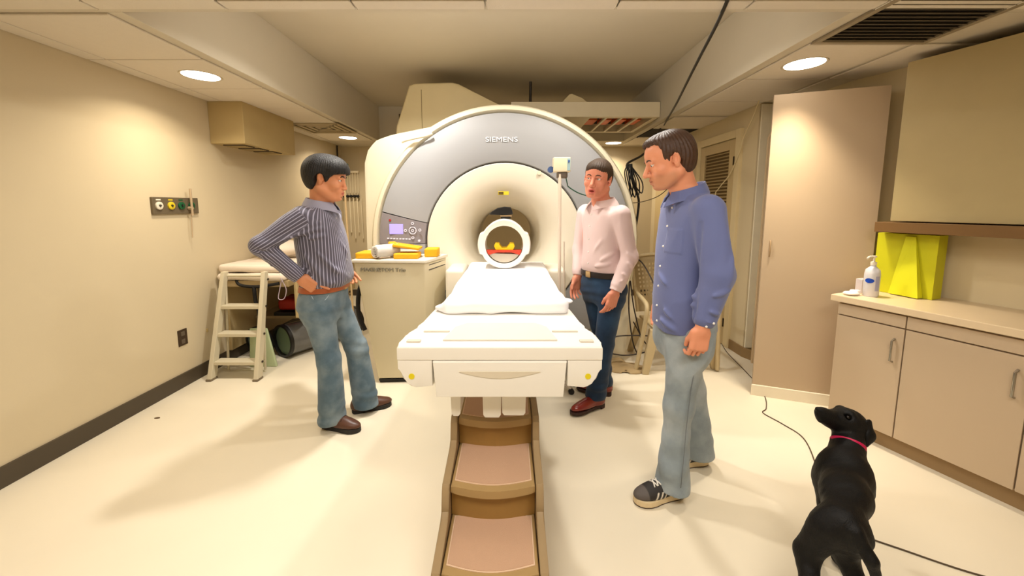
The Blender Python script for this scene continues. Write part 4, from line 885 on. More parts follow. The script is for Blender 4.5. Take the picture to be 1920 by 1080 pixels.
b = NB(); disc(b, (-2.47, 3.9 - 1.36, 0), .02, .002, 'z', 8); bmesh.ops.scale(b, vec=(1, .5, 1), space=Matrix.Translation((2.47, -2.54, 0)), verts=b.verts[:]); recenter(tag(obj('floor_scrap', b, mat('scrap_brown', (90, 64, 34), .8)), 'tiny brown scrap on the bare floor left of the striped man', 'scrap'))

# ---------------------------------------------------------------- people
def head_prims(O, R, s, neck, mouth=0, jaw=1.0, nose=1.0):
    """skull, face and ears; O is midway between the ears at eye height"""
    O = np.asarray(O, np.float32)
    G = lambda x, y, z: O + R @ (np.array((x, y, z), np.float32) * s)
    E = lambda c, r, k=.012, op='U', RR=None: ell(G(*c), np.array(r) * s, R if RR is None else R @ RR, k * s, op)
    Cc = lambda a, b, ra, rb, k=.008, op='U': cone(G(*a), G(*b), ra * s, rb * s, k * s, op)
    P = [E((-.014, 0, .030), (.097, .076, .086)), E((.022, 0, -.035), (.066, .061, .082), .03),
         E((.04, 0, .035), (.05, .060, .055), .03)]
    P += [cone(G(-.03, 0, -.05), np.asarray(neck), .055 * s, .060 * s, .03)]
    for y in (-1, 1):
        P += [Cc((-.012, .058 * y * jaw, -.062), (.052, .026 * y * jaw, -.103), .020, .018, .03),
              E((.060, .040 * y, -.034), (.024, .024, .022), .02),
              Cc((.083, .014 * y, .016), (.072, .047 * y, .014), .0095, .008, .012)]
    P += [E((.072, 0, -.101), (.020, .024, .017), .02), E((.078, 0, -.072), (.022, .030, .024), .02)]
    for y in (-1, 1): P.append(E((.093, .031 * y, -.001), (.020, .019, .0115), .010, 'S'))
    P += [Cc((.086, 0, .006), (.108 * nose, 0, -.036), .0085, .0105, .009), E((.108 * nose, 0, -.041), (.012, .0105, .0095), .006)]
    for y in (-1, 1):
        P += [E((.096, .0125 * y, -.044), (.0105, .008, .008), .005), E((.100, .007 * y, -.052), (.006, .0042, .004), .002, 'S'),
              Cc((.082, .020 * y, .0065), (.081, .044 * y, .0035), .0045, .004, .005),
              Cc((.083, .020 * y, -.010), (.078, .043 * y, -.009), .0038, .0035, .006)]
    # lips
    lz = -.069; op_ = mouth
    for y in (-1, 1):
        P += [Cc((.096, .003 * y, lz + .003), (.084, .023 * y, lz - .003), .0062, .003, .004),
              Cc((.094, 0, lz - .011 - op_), (.083, .021 * y, lz - .006 - op_ * .4), .0072, .0032, .004)]
    if mouth: P.append(E((.094, 0, lz - .004 - op_ * .5), (.016, .015, .0025 + op_ * .55), .003, 'S'))
    else: P.append(E((.100, 0, lz - .0035), (.010, .023, .0012), .002, 'S'))
    P.append(E((.094, 0, lz - .023 - op_), (.008, .016, .005), .008, 'S'))
    # ears
    for y in (-1, 1):
        A = np.array(Matrix.Rotation(math.radians(-10), 3, 'Y') @ Matrix.Rotation(math.radians(22 * y), 3, 'Z'), np.float32)
        P += [E((-.012, .079 * y, -.006), (.019, .008, .031), .004, 'U', A), E((-.006, .087 * y, -.004), (.010, .0075, .019), .003, 'S', A),
              E((-.008, .076 * y, -.031), (.010, .008, .012), .004), E((.004, .076 * y, -.012), (.005, .006, .008), .003)]
    lips = [Cc((.099, -.020, lz - .003), (.099, .020, lz - .003), .006, .006), Cc((.097, -.016, lz - .011 - op_), (.097, .016, lz - .011 - op_), .0075, .0075)]
    lip = evl = [ell(G(.096, 0, lz - .004 - op_ * .5), np.array((.018, .024, .011 + op_ * .6)) * s, R)]
    return P, G, lip
def hand_prims(W, D, N, T, s=1.0, curl=(25, 35, 40, 45), thumb=(.62, .62, .35), spread=.05, step=(1, 1.25, .8)):
    """palm, four fingers and thumb; D points out of the wrist, N out of the palm, T to the thumb's side"""
    W = np.asarray(W, np.float32); D = unit(D); T = np.asarray(T, np.float32); T = unit(T - D * (T @ D)); Nn = np.cross(D, T)
    if Nn @ np.asarray(N) < 0: Nn = -Nn
    N = Nn; P = []; Rm = np.stack([D, T, N], 1)
    P += [cone(W - D * .05, W + D * .012, .027 * s, .026 * s, .015, sq=.75, qd=N)]
    P += [rbox(W + D * .052 * s, np.array((.047, .040, .0145)) * s, .0135 * s, Rm, .018), ell(W + (D * .034 + T * .026 + N * .008) * s, np.array((.030, .017, .015)) * s, Rm, .014)]
    tips = []
    for i, (o, L) in enumerate(((.0305, .074), (.0105, .083), (-.0100, .077), (-.0290, .060))):
        b = W + (D * (.090 - .006 * (i == 3)) + T * o - N * .001) * s; a = math.radians(curl[i]); d = unit(D + T * (o / .03) * spread); r = .0092 * s * (1, 1, .97, .87)[i]
        ang = 0; q = b - d * .02 * s; P.append(cone(q, b, r * 1.05, r * 1.08, .010)); n_ = N
        for j, fr in enumerate((.44, .32, .24)):
            ang += a * step[j]; dd = d * math.cos(ang) + N * math.sin(ang); e = b + dd * L * fr * s
            P.append(cone(b, e, r * (1.06, .98, .9)[j], r * (.98, .9, .78)[j], .0022)); b = e
        tips.append(b)
    b = W + (D * .022 + T * .030 + N * .006) * s; d = unit(D * thumb[0] + T * thumb[1] + N * thumb[2]); m_ = b + d * .044 * s
    d2 = unit(d + D * .35 - T * .25); e = m_ + d2 * .032 * s
    P += [cone(b, m_, .0135 * s, .0112 * s, .008), cone(m_, e, .0112 * s, .0085 * s, .004)]
    return P, tips
def limb(a, b, c, ra, rb, rc, k=.02):
    return [cone(a, b, ra, rb, k), cone(b, c, rb, rc, k)]
def shoe_prims(heel, toe, z0, wd=.049, hgt=.062, lace=True, pointed=0):
    h = np.array((heel[0], heel[1], 0), np.float32); t = np.array((toe[0], toe[1], 0), np.float32); d = unit(t - h); L = float(np.linalg.norm(t - h)); u = np.array((0, 0, 1), np.float32); s_ = np.cross(u, d)
    R = np.stack([d, s_, u], 1); at = lambda x, z, y=0: h + d * x * L + u * (z + z0) + s_ * y
    P = [ell(at(.17, .042), (.055, wd * .74, .052), R, .03), ell(at(.42, .036), (.09, wd * .84, .045), R, .04), ell(at(.70, .026), (.088, wd * (.97 - .1 * pointed), .035), R, .04),
         cone(at(.17, .04), at(.21, hgt + .03), .044, .041, .03), half((0, 0, -1), at(0, .018), at(.5, .02), L, .004)]
    return P, at, R, L
def sole(bm, heel, toe, z0, z1, wd, heelblock=False, grow=0.0):
    h = Vector((heel[0], heel[1], 0)); t = Vector((toe[0], toe[1], 0)); d = (t - h).normalized(); L = (t - h).length; s_ = Vector((-d.y, d.x, 0)); pts = []
    prof = ((0, .0), (.015, .42), (.06, .66), (.17, .78), (.35, .74), (.5, .80), (.65, .98), (.78, 1.0), (.88, .86), (.95, .6), (.99, .28), (1.0, 0))
    for x, w_ in prof: pts.append(h + d * ((x * (1 + 2 * grow / L) - grow / L) * L) + s_ * (wd + grow) * w_)
    for x, w_ in prof[-2:0:-1]: pts.append(h + d * ((x * (1 + 2 * grow / L) - grow / L) * L) - s_ * (wd + grow) * w_)
    if heelblock:
        q = [p for p in pts if (p - h).dot(d) < L * .3]
        a = [p for p in q if (p - h).dot(s_) >= 0]; b = [p for p in q if (p - h).dot(s_) < 0]
        prism(bm, [(p.x, p.y) for p in a + b], 'z', 0, z0 + .002, .002)
        prism(bm, [(p.x, p.y) for p in pts], 'z', z0, z1, .002)
    else: prism(bm, [(p.x, p.y) for p in pts], 'z', z0, z1, .004)
def collar_mesh(bm, c, F, rx, ry, tilt, h, fold, point, gap=.35, th=.0035, fl=1.0):
    """standing band folded over: c is the base centre, tilt lowers the front"""
    F = Vector((F[0], F[1], 0)).normalized(); Lf = Vector((-F.y, F.x, 0)); c = Vector(c); n = 40; rows = []
    for i in range(n + 1):
        t = -PI + gap + (2 * PI - 2 * gap) * i / n          # angle from the back, front opening at +-pi
        e = abs(t) / PI; ca, sa = math.cos(t), math.sin(t)
        def pt(g, z): return c - F * ca * (ry + g) + Lf * sa * (rx + g) + Vector((0, 0, z - tilt * (1 - ca) / 2))
        pw = point * max(0, (e - .72) / .28) ** 1.5
        fwd = F * pw * .35
        rows.append([pt(.0, -.01), pt(-.002, h * .6), pt(0, h), pt(.007, h + .003), pt(.016 * fl, h * .75), pt(.028 * fl, h * .35) + fwd * .4, pt(.040 * fl, -fold * .6 - pw * .45) + fwd])
    V = [[bm.verts.new(p) for p in r] for r in rows]
    for a, b in zip(V, V[1:]):
        for k in range(len(a) - 1): bm.faces.new((a[k], a[k + 1], b[k + 1], b[k]))
    bmesh.ops.recalc_face_normals(bm, faces=bm.faces[:])
    bmesh.ops.solidify(bm, geom=bm.faces[:], thickness=th)
def band(bm, st, F, z0, z1, grow=.004, th=.004, n=2.3, N=64):
    """belt: ring round a loft between two heights"""
    T = cat(st, np.linspace(0, len(st) - 1, 60)); T = T[np.argsort(T[:, 0])]
    F = Vector((F[0], F[1], 0)).normalized(); Lf = Vector((-F.y, F.x, 0)); R = []
    for i in range(N):
        t = 2 * PI * i / N; ca, sa = math.cos(t), math.sin(t); col = []
        for g, z in ((grow, z0), (grow + th, z0 + .002), (grow + th, z1 - .002), (grow, z1)):
            cx, cy, a, b = (float(np.interp(z, T[:, 0], T[:, j])) for j in (1, 2, 3, 4))
            r = (abs(ca) ** n + abs(sa) ** n) ** (-1 / n)
            col.append(bm.verts.new(Vector((cx, cy, z)) + F * ca * r * (b + g) + Lf * sa * r * (a + g)))
        R.append(col)
    for i in range(N):
        a, b = R[i], R[(i + 1) % N]
        for k in range(3): bm.faces.new((a[k], a[k + 1], b[k + 1], b[k]))
        bm.faces.new((a[3], a[0], b[0], b[3]))
def eyes(root, G, s, gaze, iris, R):
    for y in (-1, 1):
        c = Vector(G(.0735, .031 * y, -.0015).tolist()); b = NB(); bmesh.ops.create_uvsphere(b, u_segments=20, v_segments=12, radius=.0125 * s, matrix=Matrix.Translation(c))
        e = obj('eye', b, mat('eye_white', (225, 215, 205), .2, coat=.5, var=.02), root, smooth=180)
        g = Vector((R @ np.array(gaze, np.float32)).tolist()).normalized(); b = NB()
        bmesh.ops.create_uvsphere(b, u_segments=16, v_segments=8, radius=.0062 * s, matrix=Matrix.Translation(c + g * .0078 * s))
        i = obj('iris', b, mat('iris_' + iris[0], iris[1], .2, coat=.8), None, smooth=180); i.parent = e
def brows(root, G, s, m, th=.0032, arch=.004):
    for y in (-1, 1):
        b = NB(); tube(b, [Vector(G(*q).tolist()) for q in ((.0950, .013 * y, .0160), (.0945, .024 * y, .0185 + arch), (.0890, .036 * y, .0180 + arch), (.0785, .049 * y, .0130))], .003, 6, rs=[th * s, th * s * 1.3, th * s * 1.2, th * s * .5])
        obj('eyebrow', b, m, root, smooth=180)
def stripes(m, scale, dark, light, width=.28):
    """woven stripes running along the cloth, from the stored cloth coordinate"""
    nt = m.node_tree; N = nt.nodes; K = nt.links; b = N['Principled BSDF']
    a = N.new('ShaderNodeAttribute'); a.attribute_name = 'weft'
    mu = N.new('ShaderNodeMath'); mu.operation = 'MULTIPLY'; mu.inputs[1].default_value = scale; K.new(a.outputs['Fac'], mu.inputs[0])
    fr = N.new('ShaderNodeMath'); fr.operation = 'FRACT'; K.new(mu.outputs[0], fr.inputs[0])
    lt = N.new('ShaderNodeMapRange'); lt.interpolation_type = 'SMOOTHSTEP'
    pp = N.new('ShaderNodeMath'); pp.operation = 'PINGPONG'; pp.inputs[1].default_value = .5; K.new(fr.outputs[0], pp.inputs[0])
    K.new(pp.outputs[0], lt.inputs['Value']); lt.inputs['From Min'].default_value = width * .5 - .06; lt.inputs['From Max'].default_value = width * .5 + .06
    mx = N.new('ShaderNodeMix'); mx.data_type = 'RGBA'; mx.inputs['A'].default_value = srgb(*light); mx.inputs['B'].default_value = srgb(*dark)
    K.new(lt.outputs['Result'], mx.inputs['Factor']); K.new(mx.outputs['Result'], b.inputs['Base Color'])
def weft(W, ax, segs, F):
    """distance round the nearest tube of cloth: torso axis and sleeve segments"""
    F = unit((F[0], F[1])); Lv = np.array((-F[1], F[0])); best = None
    l = (W[:, 0] - ax[0]) * Lv[0] + (W[:, 1] - ax[1]) * Lv[1]; f = (W[:, 0] - ax[0]) * F[0] + (W[:, 1] - ax[1]) * F[1]
    out = np.arctan2(l, f) * .17; lat = np.full(len(W), 9.0)
    for a, b, r in segs:
        a = np.asarray(a); b = np.asarray(b); ba = b - a; L = np.linalg.norm(ba); d = ba / L; t = (W - a) @ d
        v = W - a - np.clip(t, 0, L)[:, None] * d; dist = np.linalg.norm(v, axis=1) - r
        u = np.array((0, 0, 1.0)) if abs(d[2]) < .8 else np.array((F[0], F[1], 0)); u = u - d * (u @ d); u /= np.linalg.norm(u); q = np.cross(d, u)
        ang = np.arctan2(v @ q, v @ u) * r
        m = (dist < .012) & (dist < lat) & (t > -.01); out = np.where(m, ang, out); lat = np.where(m, dist, lat)
    return out
def ripple(zs, F, amp, fr, W=None):
    """cloth creases that run roughly level, strongest at the heights zs: (z, spread, weight)"""
    def f(p):
        m = sum(wt * np.exp(-((p[:, 2] - z) / s) ** 2) for z, s, wt in zs)
        n = wave(p, 14)
        return (amp * m * np.sin(p[:, 2] * fr + 2.6 * n + 9 * (p[:, 0] * F[0] + p[:, 1] * F[1])) * (.6 + .5 * n)).astype(np.float32)
    return f
def build_body(name, root, c, m):
    P, G, lip = head_prims(c['head'], c['R'], c['hs'], c['neck'], **c.get('face', {}))
    hp = len(P)
    ts = [(z, x, y, a - .022, b - .02) for z, x, y, a, b in c['torso']]
    P.append(loft(ts, c['F'], .03))
    P.append(cone(c['neck'], (ts[-1][1], ts[-1][2], c['neck'][2] - .08), .058 * c['hs'], .068, .02))
    fine = []; H = np.asarray(c['head']); fine.append((H - .15, H + np.array((.15, .15, .16)), .0023))
    for k in 'RL':
        a = c['arm' + k]; P += limb(a[0], a[1], a[2], .052, .041, .027); P += c['hand' + k]
        Wr = np.asarray(a[2]); fine.append((Wr - .16, Wr + .16, .003))
        l = c['leg' + k]; P += limb(l[0], l[1], l[2], .078, .052, .036, .03)
        P.append(ell((l[2][0] + c['toe' + k][0] * .05, l[2][1] + c['toe' + k][1] * .05, .055), (.06, .035, .03), frame(math.degrees(math.atan2(c['toe' + k][1], c['toe' + k][0]))), .02))
    me, W = mesh_sdf('body', P, .0062, fine=fine, off=root.location, smooth=1)
    lv = evalp(lip, W.astype(np.float32)); setattr_f(me, 'lip', np.clip(.5 - lv / .003, 0, 1))
    if 'stubble' in c:
        q = (W - H) @ c['R']; q = q / c['hs']
        s_ = np.clip((-.045 - q[:, 2]) / .02, 0, 1) * np.clip((q[:, 0] + .01) / .02, 0, 1) * np.clip((q[:, 2] + .125) / .01, 0, 1); setattr_f(me, 'stubble', s_ * c['stubble'])
    o = link('body', me, m, root); o.location = (0, 0, 0)
    return o, G
def skin(name, rgb, lip, stub=None):
    m = mat(name, rgb, .48, var=.05, scale=25); b = m.node_tree.nodes['Principled BSDF']
    b.inputs['Subsurface Weight'].default_value = .12; b.inputs['Subsurface Radius'].default_value = (.01, .004, .002); b.inputs['Subsurface Scale'].default_value = 1
    tint(m, 'lip', lip)
    if stub: tint(m, 'stubble', stub)
    return m
def cloth(name, root, prims, m, h=.0052, disp=None, label=None, lo=None, hi=None, smooth=1, fine=()):
    me, W = mesh_sdf(name, prims, h, lo, hi, disp=disp, off=root.location, smooth=smooth, fine=fine)
    o = link(name, me, m, root); o.location = (0, 0, 0)
    if label: o['label'] = label
    return o, me, W
def denim(name, rgb, worn, amt):
    m = mat(name, rgb, .85, var=.14, scale=30, bump=.35, bscale=420, sheen=.1)
    nt = m.node_tree; N = nt.nodes; K = nt.links; b = N['Principled BSDF']; src = b.inputs['Base Color'].links[0].from_socket
    tc = N.new('ShaderNodeTexCoord'); nz = N.new('ShaderNodeTexNoise'); nz.inputs['Scale'].default_value = 5; nz.inputs['Detail'].default_value = 5; K.new(tc.outputs['Object'], nz.inputs['Vector'])
    mr = N.new('ShaderNodeMapRange'); mr.inputs['From Min'].default_value = .42; mr.inputs['From Max'].default_value = .68; mr.inputs['To Max'].default_value = amt; K.new(nz.outputs['Fac'], mr.inputs['Value'])
    mx = N.new('ShaderNodeMix'); mx.data_type = 'RGBA'; mx.inputs['B'].default_value = srgb(*worn); K.new(mr.outputs['Result'], mx.inputs['Factor']); K.new(src, mx.inputs['A']); K.new(mx.outputs['Result'], b.inputs['Base Color'])
    return m
def hair_disp(G, R, O, amp, fr):
    def f(p):
        q = (p - O) @ R
        ang = np.arctan2(q[:, 1], q[:, 0] + .02)
        return (amp * (np.sin(ang * fr + 3 * wave(p, 40)) + .5 * wave(p, 90))).astype(np.float32)
    return f
def fringe(p, H, R):
    q = (p - H) @ R
    s_ = .0009 * np.sin(np.arctan2(q[:, 1], q[:, 0] + .02) * 52 + 2.5 * wave(p, 20))
    low = np.clip((.055 - q[:, 2]) / .03, 0, 1) * np.clip((q[:, 0] - .0) / .03, 0, 1)
    return (s_ - low * .010 * np.clip(np.sin(q[:, 1] * 210 + 60 * q[:, 0] + 2 * wave(p, 20)) - .1, 0, 1)).astype(np.float32)
def add(a, b): return lambda p: a(p) + b(p)
def wtd(a, m): return lambda p: a(p) * m(p)

def trousers(root, c, m, hem, folds, name='trousers'):
    P = [loft([(z, x, y, a, b) for z, x, y, a, b in c['hipst']], c['F'], .03)]
    for k in 'RL':
        l = c['leg' + k]; kn = np.array(l[1]); an = np.array(l[2]); hp = np.array(l[0]); hz = hem[k]
        e = an + (an - kn) * ((an[2] - hz + .04) / (kn[2] - an[2]))
        P += [cone(hp, kn, *c['legr'][0:2], .035), cone(kn, e, *c['legr'][1:3], .03)]
        P.append(half((0, 0, -1), (e[0], e[1], hz), (e[0], e[1], hz - .02), .16, .003))
    P.append(half((0, 0, 1), (0, 0, c['waist']), (c['hipst'][-1][1], c['hipst'][-1][2], c['waist']), .25, .003))
    return cloth(name, root, P, m, .006, disp=folds)

# ---- man in the striped shirt, hands on hips, left of the table
def man_striped():
    root = thing('person', 'person in dark pinstriped shirt and faded jeans, hand on hip, in profile facing right', 'person', (-1.17, 2.5, 0))
    F = (1, 0); R = frame(8, 10, 0); H = v3(-1.165, 2.49, 1.655); hs = 1.13
    c = dict(F=F, R=R, head=H, hs=hs, neck=v3(-1.215, 2.5, 1.47), face=dict(nose=.95, jaw=1.05))
    c['torso'] = [(.90, -1.225, 2.5, .165, .125), (1.0, -1.205, 2.5, .172, .150), (1.12, -1.20, 2.5, .172, .150), (1.26, -1.215, 2.5, .185, .145), (1.37, -1.235, 2.5, .190, .125), (1.445, -1.235, 2.5, .150, .095), (1.50, -1.225, 2.5, .085, .07)]
    aR = [v3(-1.255, 2.335, 1.405), v3(-1.445, 2.215, 1.255), v3(-1.275, 2.315, 1.035)]; aL = [v3(-1.235, 2.67, 1.405), v3(-1.40, 2.90, 1.23), v3(-1.20, 2.735, 1.03)]
    c['armR'] = aR; c['armL'] = aL
    c['handR'], _ = hand_prims(aR[2], (.80, .12, -.60), (0, 1, -.1), (.45, -.1, .85), 1.02, curl=(6, 24, 30, 34), thumb=(.5, .3, .8))
    c['handL'], _ = hand_prims(aL[2], (.75, -.1, -.66), (0, -1, 0), (.5, 0, .8), 1.0, curl=(10, 20, 26, 30), thumb=(.5, .3, .8))
    c['legR'] = [v3(-1.235, 2.415, .86), v3(-1.175, 2.40, .48), v3(-1.185, 2.425, .09)]; c['legL'] = [v3(-1.215, 2.585, .86), v3(-1.085, 2.63, .48), v3(-1.045, 2.64, .09)]
    c['toeR'] = (.97, -.22); c['toeL'] = (.93, .36)
    c['hipst'] = [(.74, -1.235, 2.5, .155, .105), (.80, -1.24, 2.5, .180, .128), (.86, -1.24, 2.5, .178, .134), (.93, -1.225, 2.5, .170, .132), (1.0, -1.21, 2.5, .165, .132)]
    c['waist'] = .972; c['legr'] = (.098, .074, .088)
    m = skin('skin_warm', (212, 142, 102), (200, 116, 96))
    b, G = build_body('body', root, c, m); eyes(root, G, hs, (1, -.1, -.05), ('dark', (40, 26, 20)), R); hm = mat('hair_black', (20, 17, 17), .5, var=.2, scale=60, strand=(1, 1, .12), bump=.8, bscale=330)
    brows(root, G, hs, hm)
    # hair: thick, straight, fringe over the forehead
    E = lambda q, r, k=.01, op='U': ell(G(*q), np.array(r) * hs, R, k * hs, op)
    P = [E((-.014, 0, .042), (.116, .091, .092)), E((-.045, 0, .0), (.080, .086, .092), .05), E((.046, 0, .050), (.060, .074, .056), .05),
         E((.095, 0, -.028), (.078, .15, .066), .012, 'S'), E((-.012, .086, -.030), (.028, .03, .048), .006, 'S'), E((-.012, -.086, -.030), (.028, .03, .048), .006, 'S'),
         E((.030, 0, -.100), (.090, .15, .085), .01, 'S'), half(R @ v3(-.1, 0, -1), G(-.06, 0, -.078), G(-.06, 0, -.1), .16, .006)]
    fr = bumpf([]); cloth('hair', root, P, hm, .0033, disp=lambda p: fringe(p, H, R))
    # shirt
    P = [loft([(.955, -1.22, 2.5, .168, .132), (.975, -1.212, 2.5, .178, .148), (1.02, -1.208, 2.5, .182, .158), (1.12, -1.212, 2.5, .178, .148), (1.26, -1.223, 2.5, .188, .142), (1.37, -1.238, 2.5, .196, .128), (1.44, -1.235, 2.5, .155, .100), (1.475, -1.228, 2.5, .10, .085), (1.505, -1.222, 2.5, .078, .078)], F, .03)]
    for a in (aR, aL): P += [cone(a[0], a[1], .074, .056, .018), cone(a[1], a[1] + (a[2] - a[1]) * .8, .057, .047, .02), cuff(a[1] + (a[2] - a[1]) * .74, a[1] + (a[2] - a[1]) * .95, .045, .040, .006)]
    P += [half((.25, 0, 1), (-1.22, 2.5, 1.490), (-1.22, 2.5, 1.55), .12, .003)]
    y = 2.335
    folds = bumpf([((-1.13, y, 1.39), (-1.32, 2.25, 1.31), .016, .012), ((-1.12, 2.34, 1.35), (-1.40, 2.17, 1.25), .018, .013), ((-1.12, 2.34, 1.30), (-1.26, 2.25, 1.27), .014, .010),
                   ((-1.28, 2.27, 1.36), (-1.22, 2.28, 1.42), .012, -.009), ((-1.20, 2.27, 1.375), (-1.36, 2.19, 1.285), .009, -.010), ((-1.16, 2.31, 1.325), (-1.33, 2.20, 1.25), .009, -.010),
                   ((-1.17, 2.31, 1.20), (-1.05, 2.38, 1.04), .012, .012), ((-1.24, 2.31, 1.18), (-1.12, 2.33, 1.0), .014, .013), ((-1.14, 2.30, 1.23), (-1.05, 2.36, 1.12), .012, -.008), ((-1.09, 2.34, 1.10), (-1.06, 2.5, 1.0), .016, .012),
                   ((-1.45, 2.16, 1.24), (-1.36, 2.21, 1.20), .010, -.010), ((-1.42, 2.18, 1.17), (-1.36, 2.24, 1.19), .010, .009), ((-1.40, 2.22, 1.13), (-1.33, 2.24, 1.15), .009, .009), ((-1.36, 2.25, 1.09), (-1.29, 2.27, 1.12), .008, .008),
                   ((-1.06, 2.42, 1.30), (-1.05, 2.5, 1.16), .02, .010), ((-1.20, 2.32, 1.0), (-1.08, 2.36, 1.0), .014, .010)])
    dsp = add(folds, lambda p: (.009 * (.42 - np.abs(wave(p, 17, (1, 1, .6))))).astype(np.float32))
    sm = mat('shirt_pinstripe', (90, 88, 100), .55, bump=.2, bscale=500, sheen=.2); stripes(sm, 1 / .018, (80, 76, 92), (166, 164, 188), .26)
    o, me, W = cloth('shirt', root, P, sm, .0046, dsp)
    setattr_f(me, 'weft', weft(W, (-1.215, 2.5), [(aR[0], aR[1], .07), (aR[1], aR[2], .06), (aL[0], aL[1], .07), (aL[1], aL[2], .06)], F))
    cm = mat('collar_pinstripe', (150, 148, 168), .55, bump=.3, bscale=300)
    b = NB(); collar_mesh(b, (-1.218, 2.5, 1.490), (1, 0), .078, .079, .034, .040, .016, .055, .2, fl=.85); obj('collar', b, cm, root, smooth=50)
    ap = P
    for z in (1.40, 1.31, 1.22, 1.13, 1.04):
        q = trace(ap, (-.9, 2.485, z), (-1, 0, 0), dsp); b = NB(); disc(b, (q[0] - .001, 2.485, z), .0055, .003, 'x', 12); obj('button', b, mat('button_grey', (170, 168, 178), .3), root)
    # belt
    b = NB(); band(b, c['hipst'], F, .935, .972, .006, .004); be = obj('belt', b, mat('leather_tan', (158, 82, 46), .4, var=.12, bump=.2), root, smooth=40)
    b = NB(); box(b, -1.092, -1.080, 2.475, 2.52, .932, .975, .004); bk = obj('buckle', b, mat('brass_dull', (190, 160, 110), .3, .9), None); bk.parent = be
    tr, me, W = trousers(root, c, denim('denim_mid', (84, 106, 122), (172, 186, 192), .55), dict(R=.045, L=.045),
        add(ripple([(.10, .07, 1), (.50, .08, .5), (.80, .06, .7)], F, .007, 75), lambda p: (.008 * (.42 - np.abs(wave(p, 15, (1, 1, .5))))).astype(np.float32)))
    b = NB(); tube(b, spline([trace([loft(c['hipst'], F, .03)], (-1.14 + dx, 2.0, z), (0, 1, 0)).tolist() for dx, z in ((-.085, .925), (-.07, .90), (-.045, .888), (-.015, .893), (.004, .92))], 4), .0025, 6)
    obj('pocket_seam', b, mat('seam_pale', (178, 192, 208), .8), root, smooth=180)
    for k, (hl, to) in dict(R=((-1.255, 2.44), (-.985, 2.378)), L=((-1.13, 2.61), (-.885, 2.725))).items():
        P, at, RR, L = shoe_prims(hl, to, .012, .047, .058)
        o, me, W = cloth('shoe', root, P, mat('leather_brown', (88, 56, 42), .38, var=.18, scale=30, bump=.1), .004)
        b = NB(); sole(b, hl, to, 0, .030, .047, grow=.003); s_ = obj('sole', b, mat('sole_black', (30, 26, 24), .6), None); s_.parent = o; s_.location = -Vector(root.location)
        b = NB(); d = Vector(((to[0] - hl[0]), (to[1] - hl[1]), 0)).normalized()
        for x in (.45, .58): tube(b, [Vector(trace(P, at(x, .2, yy), (0, 0, -1)).tolist()) for yy in (-.035, -.018, 0, .018, .035)], .003, 6)
        s_ = obj('strap', b, mat('strap_brown', (60, 38, 30), .4), None, smooth=180); s_.parent = o; s_.location = -Vector(root.location)

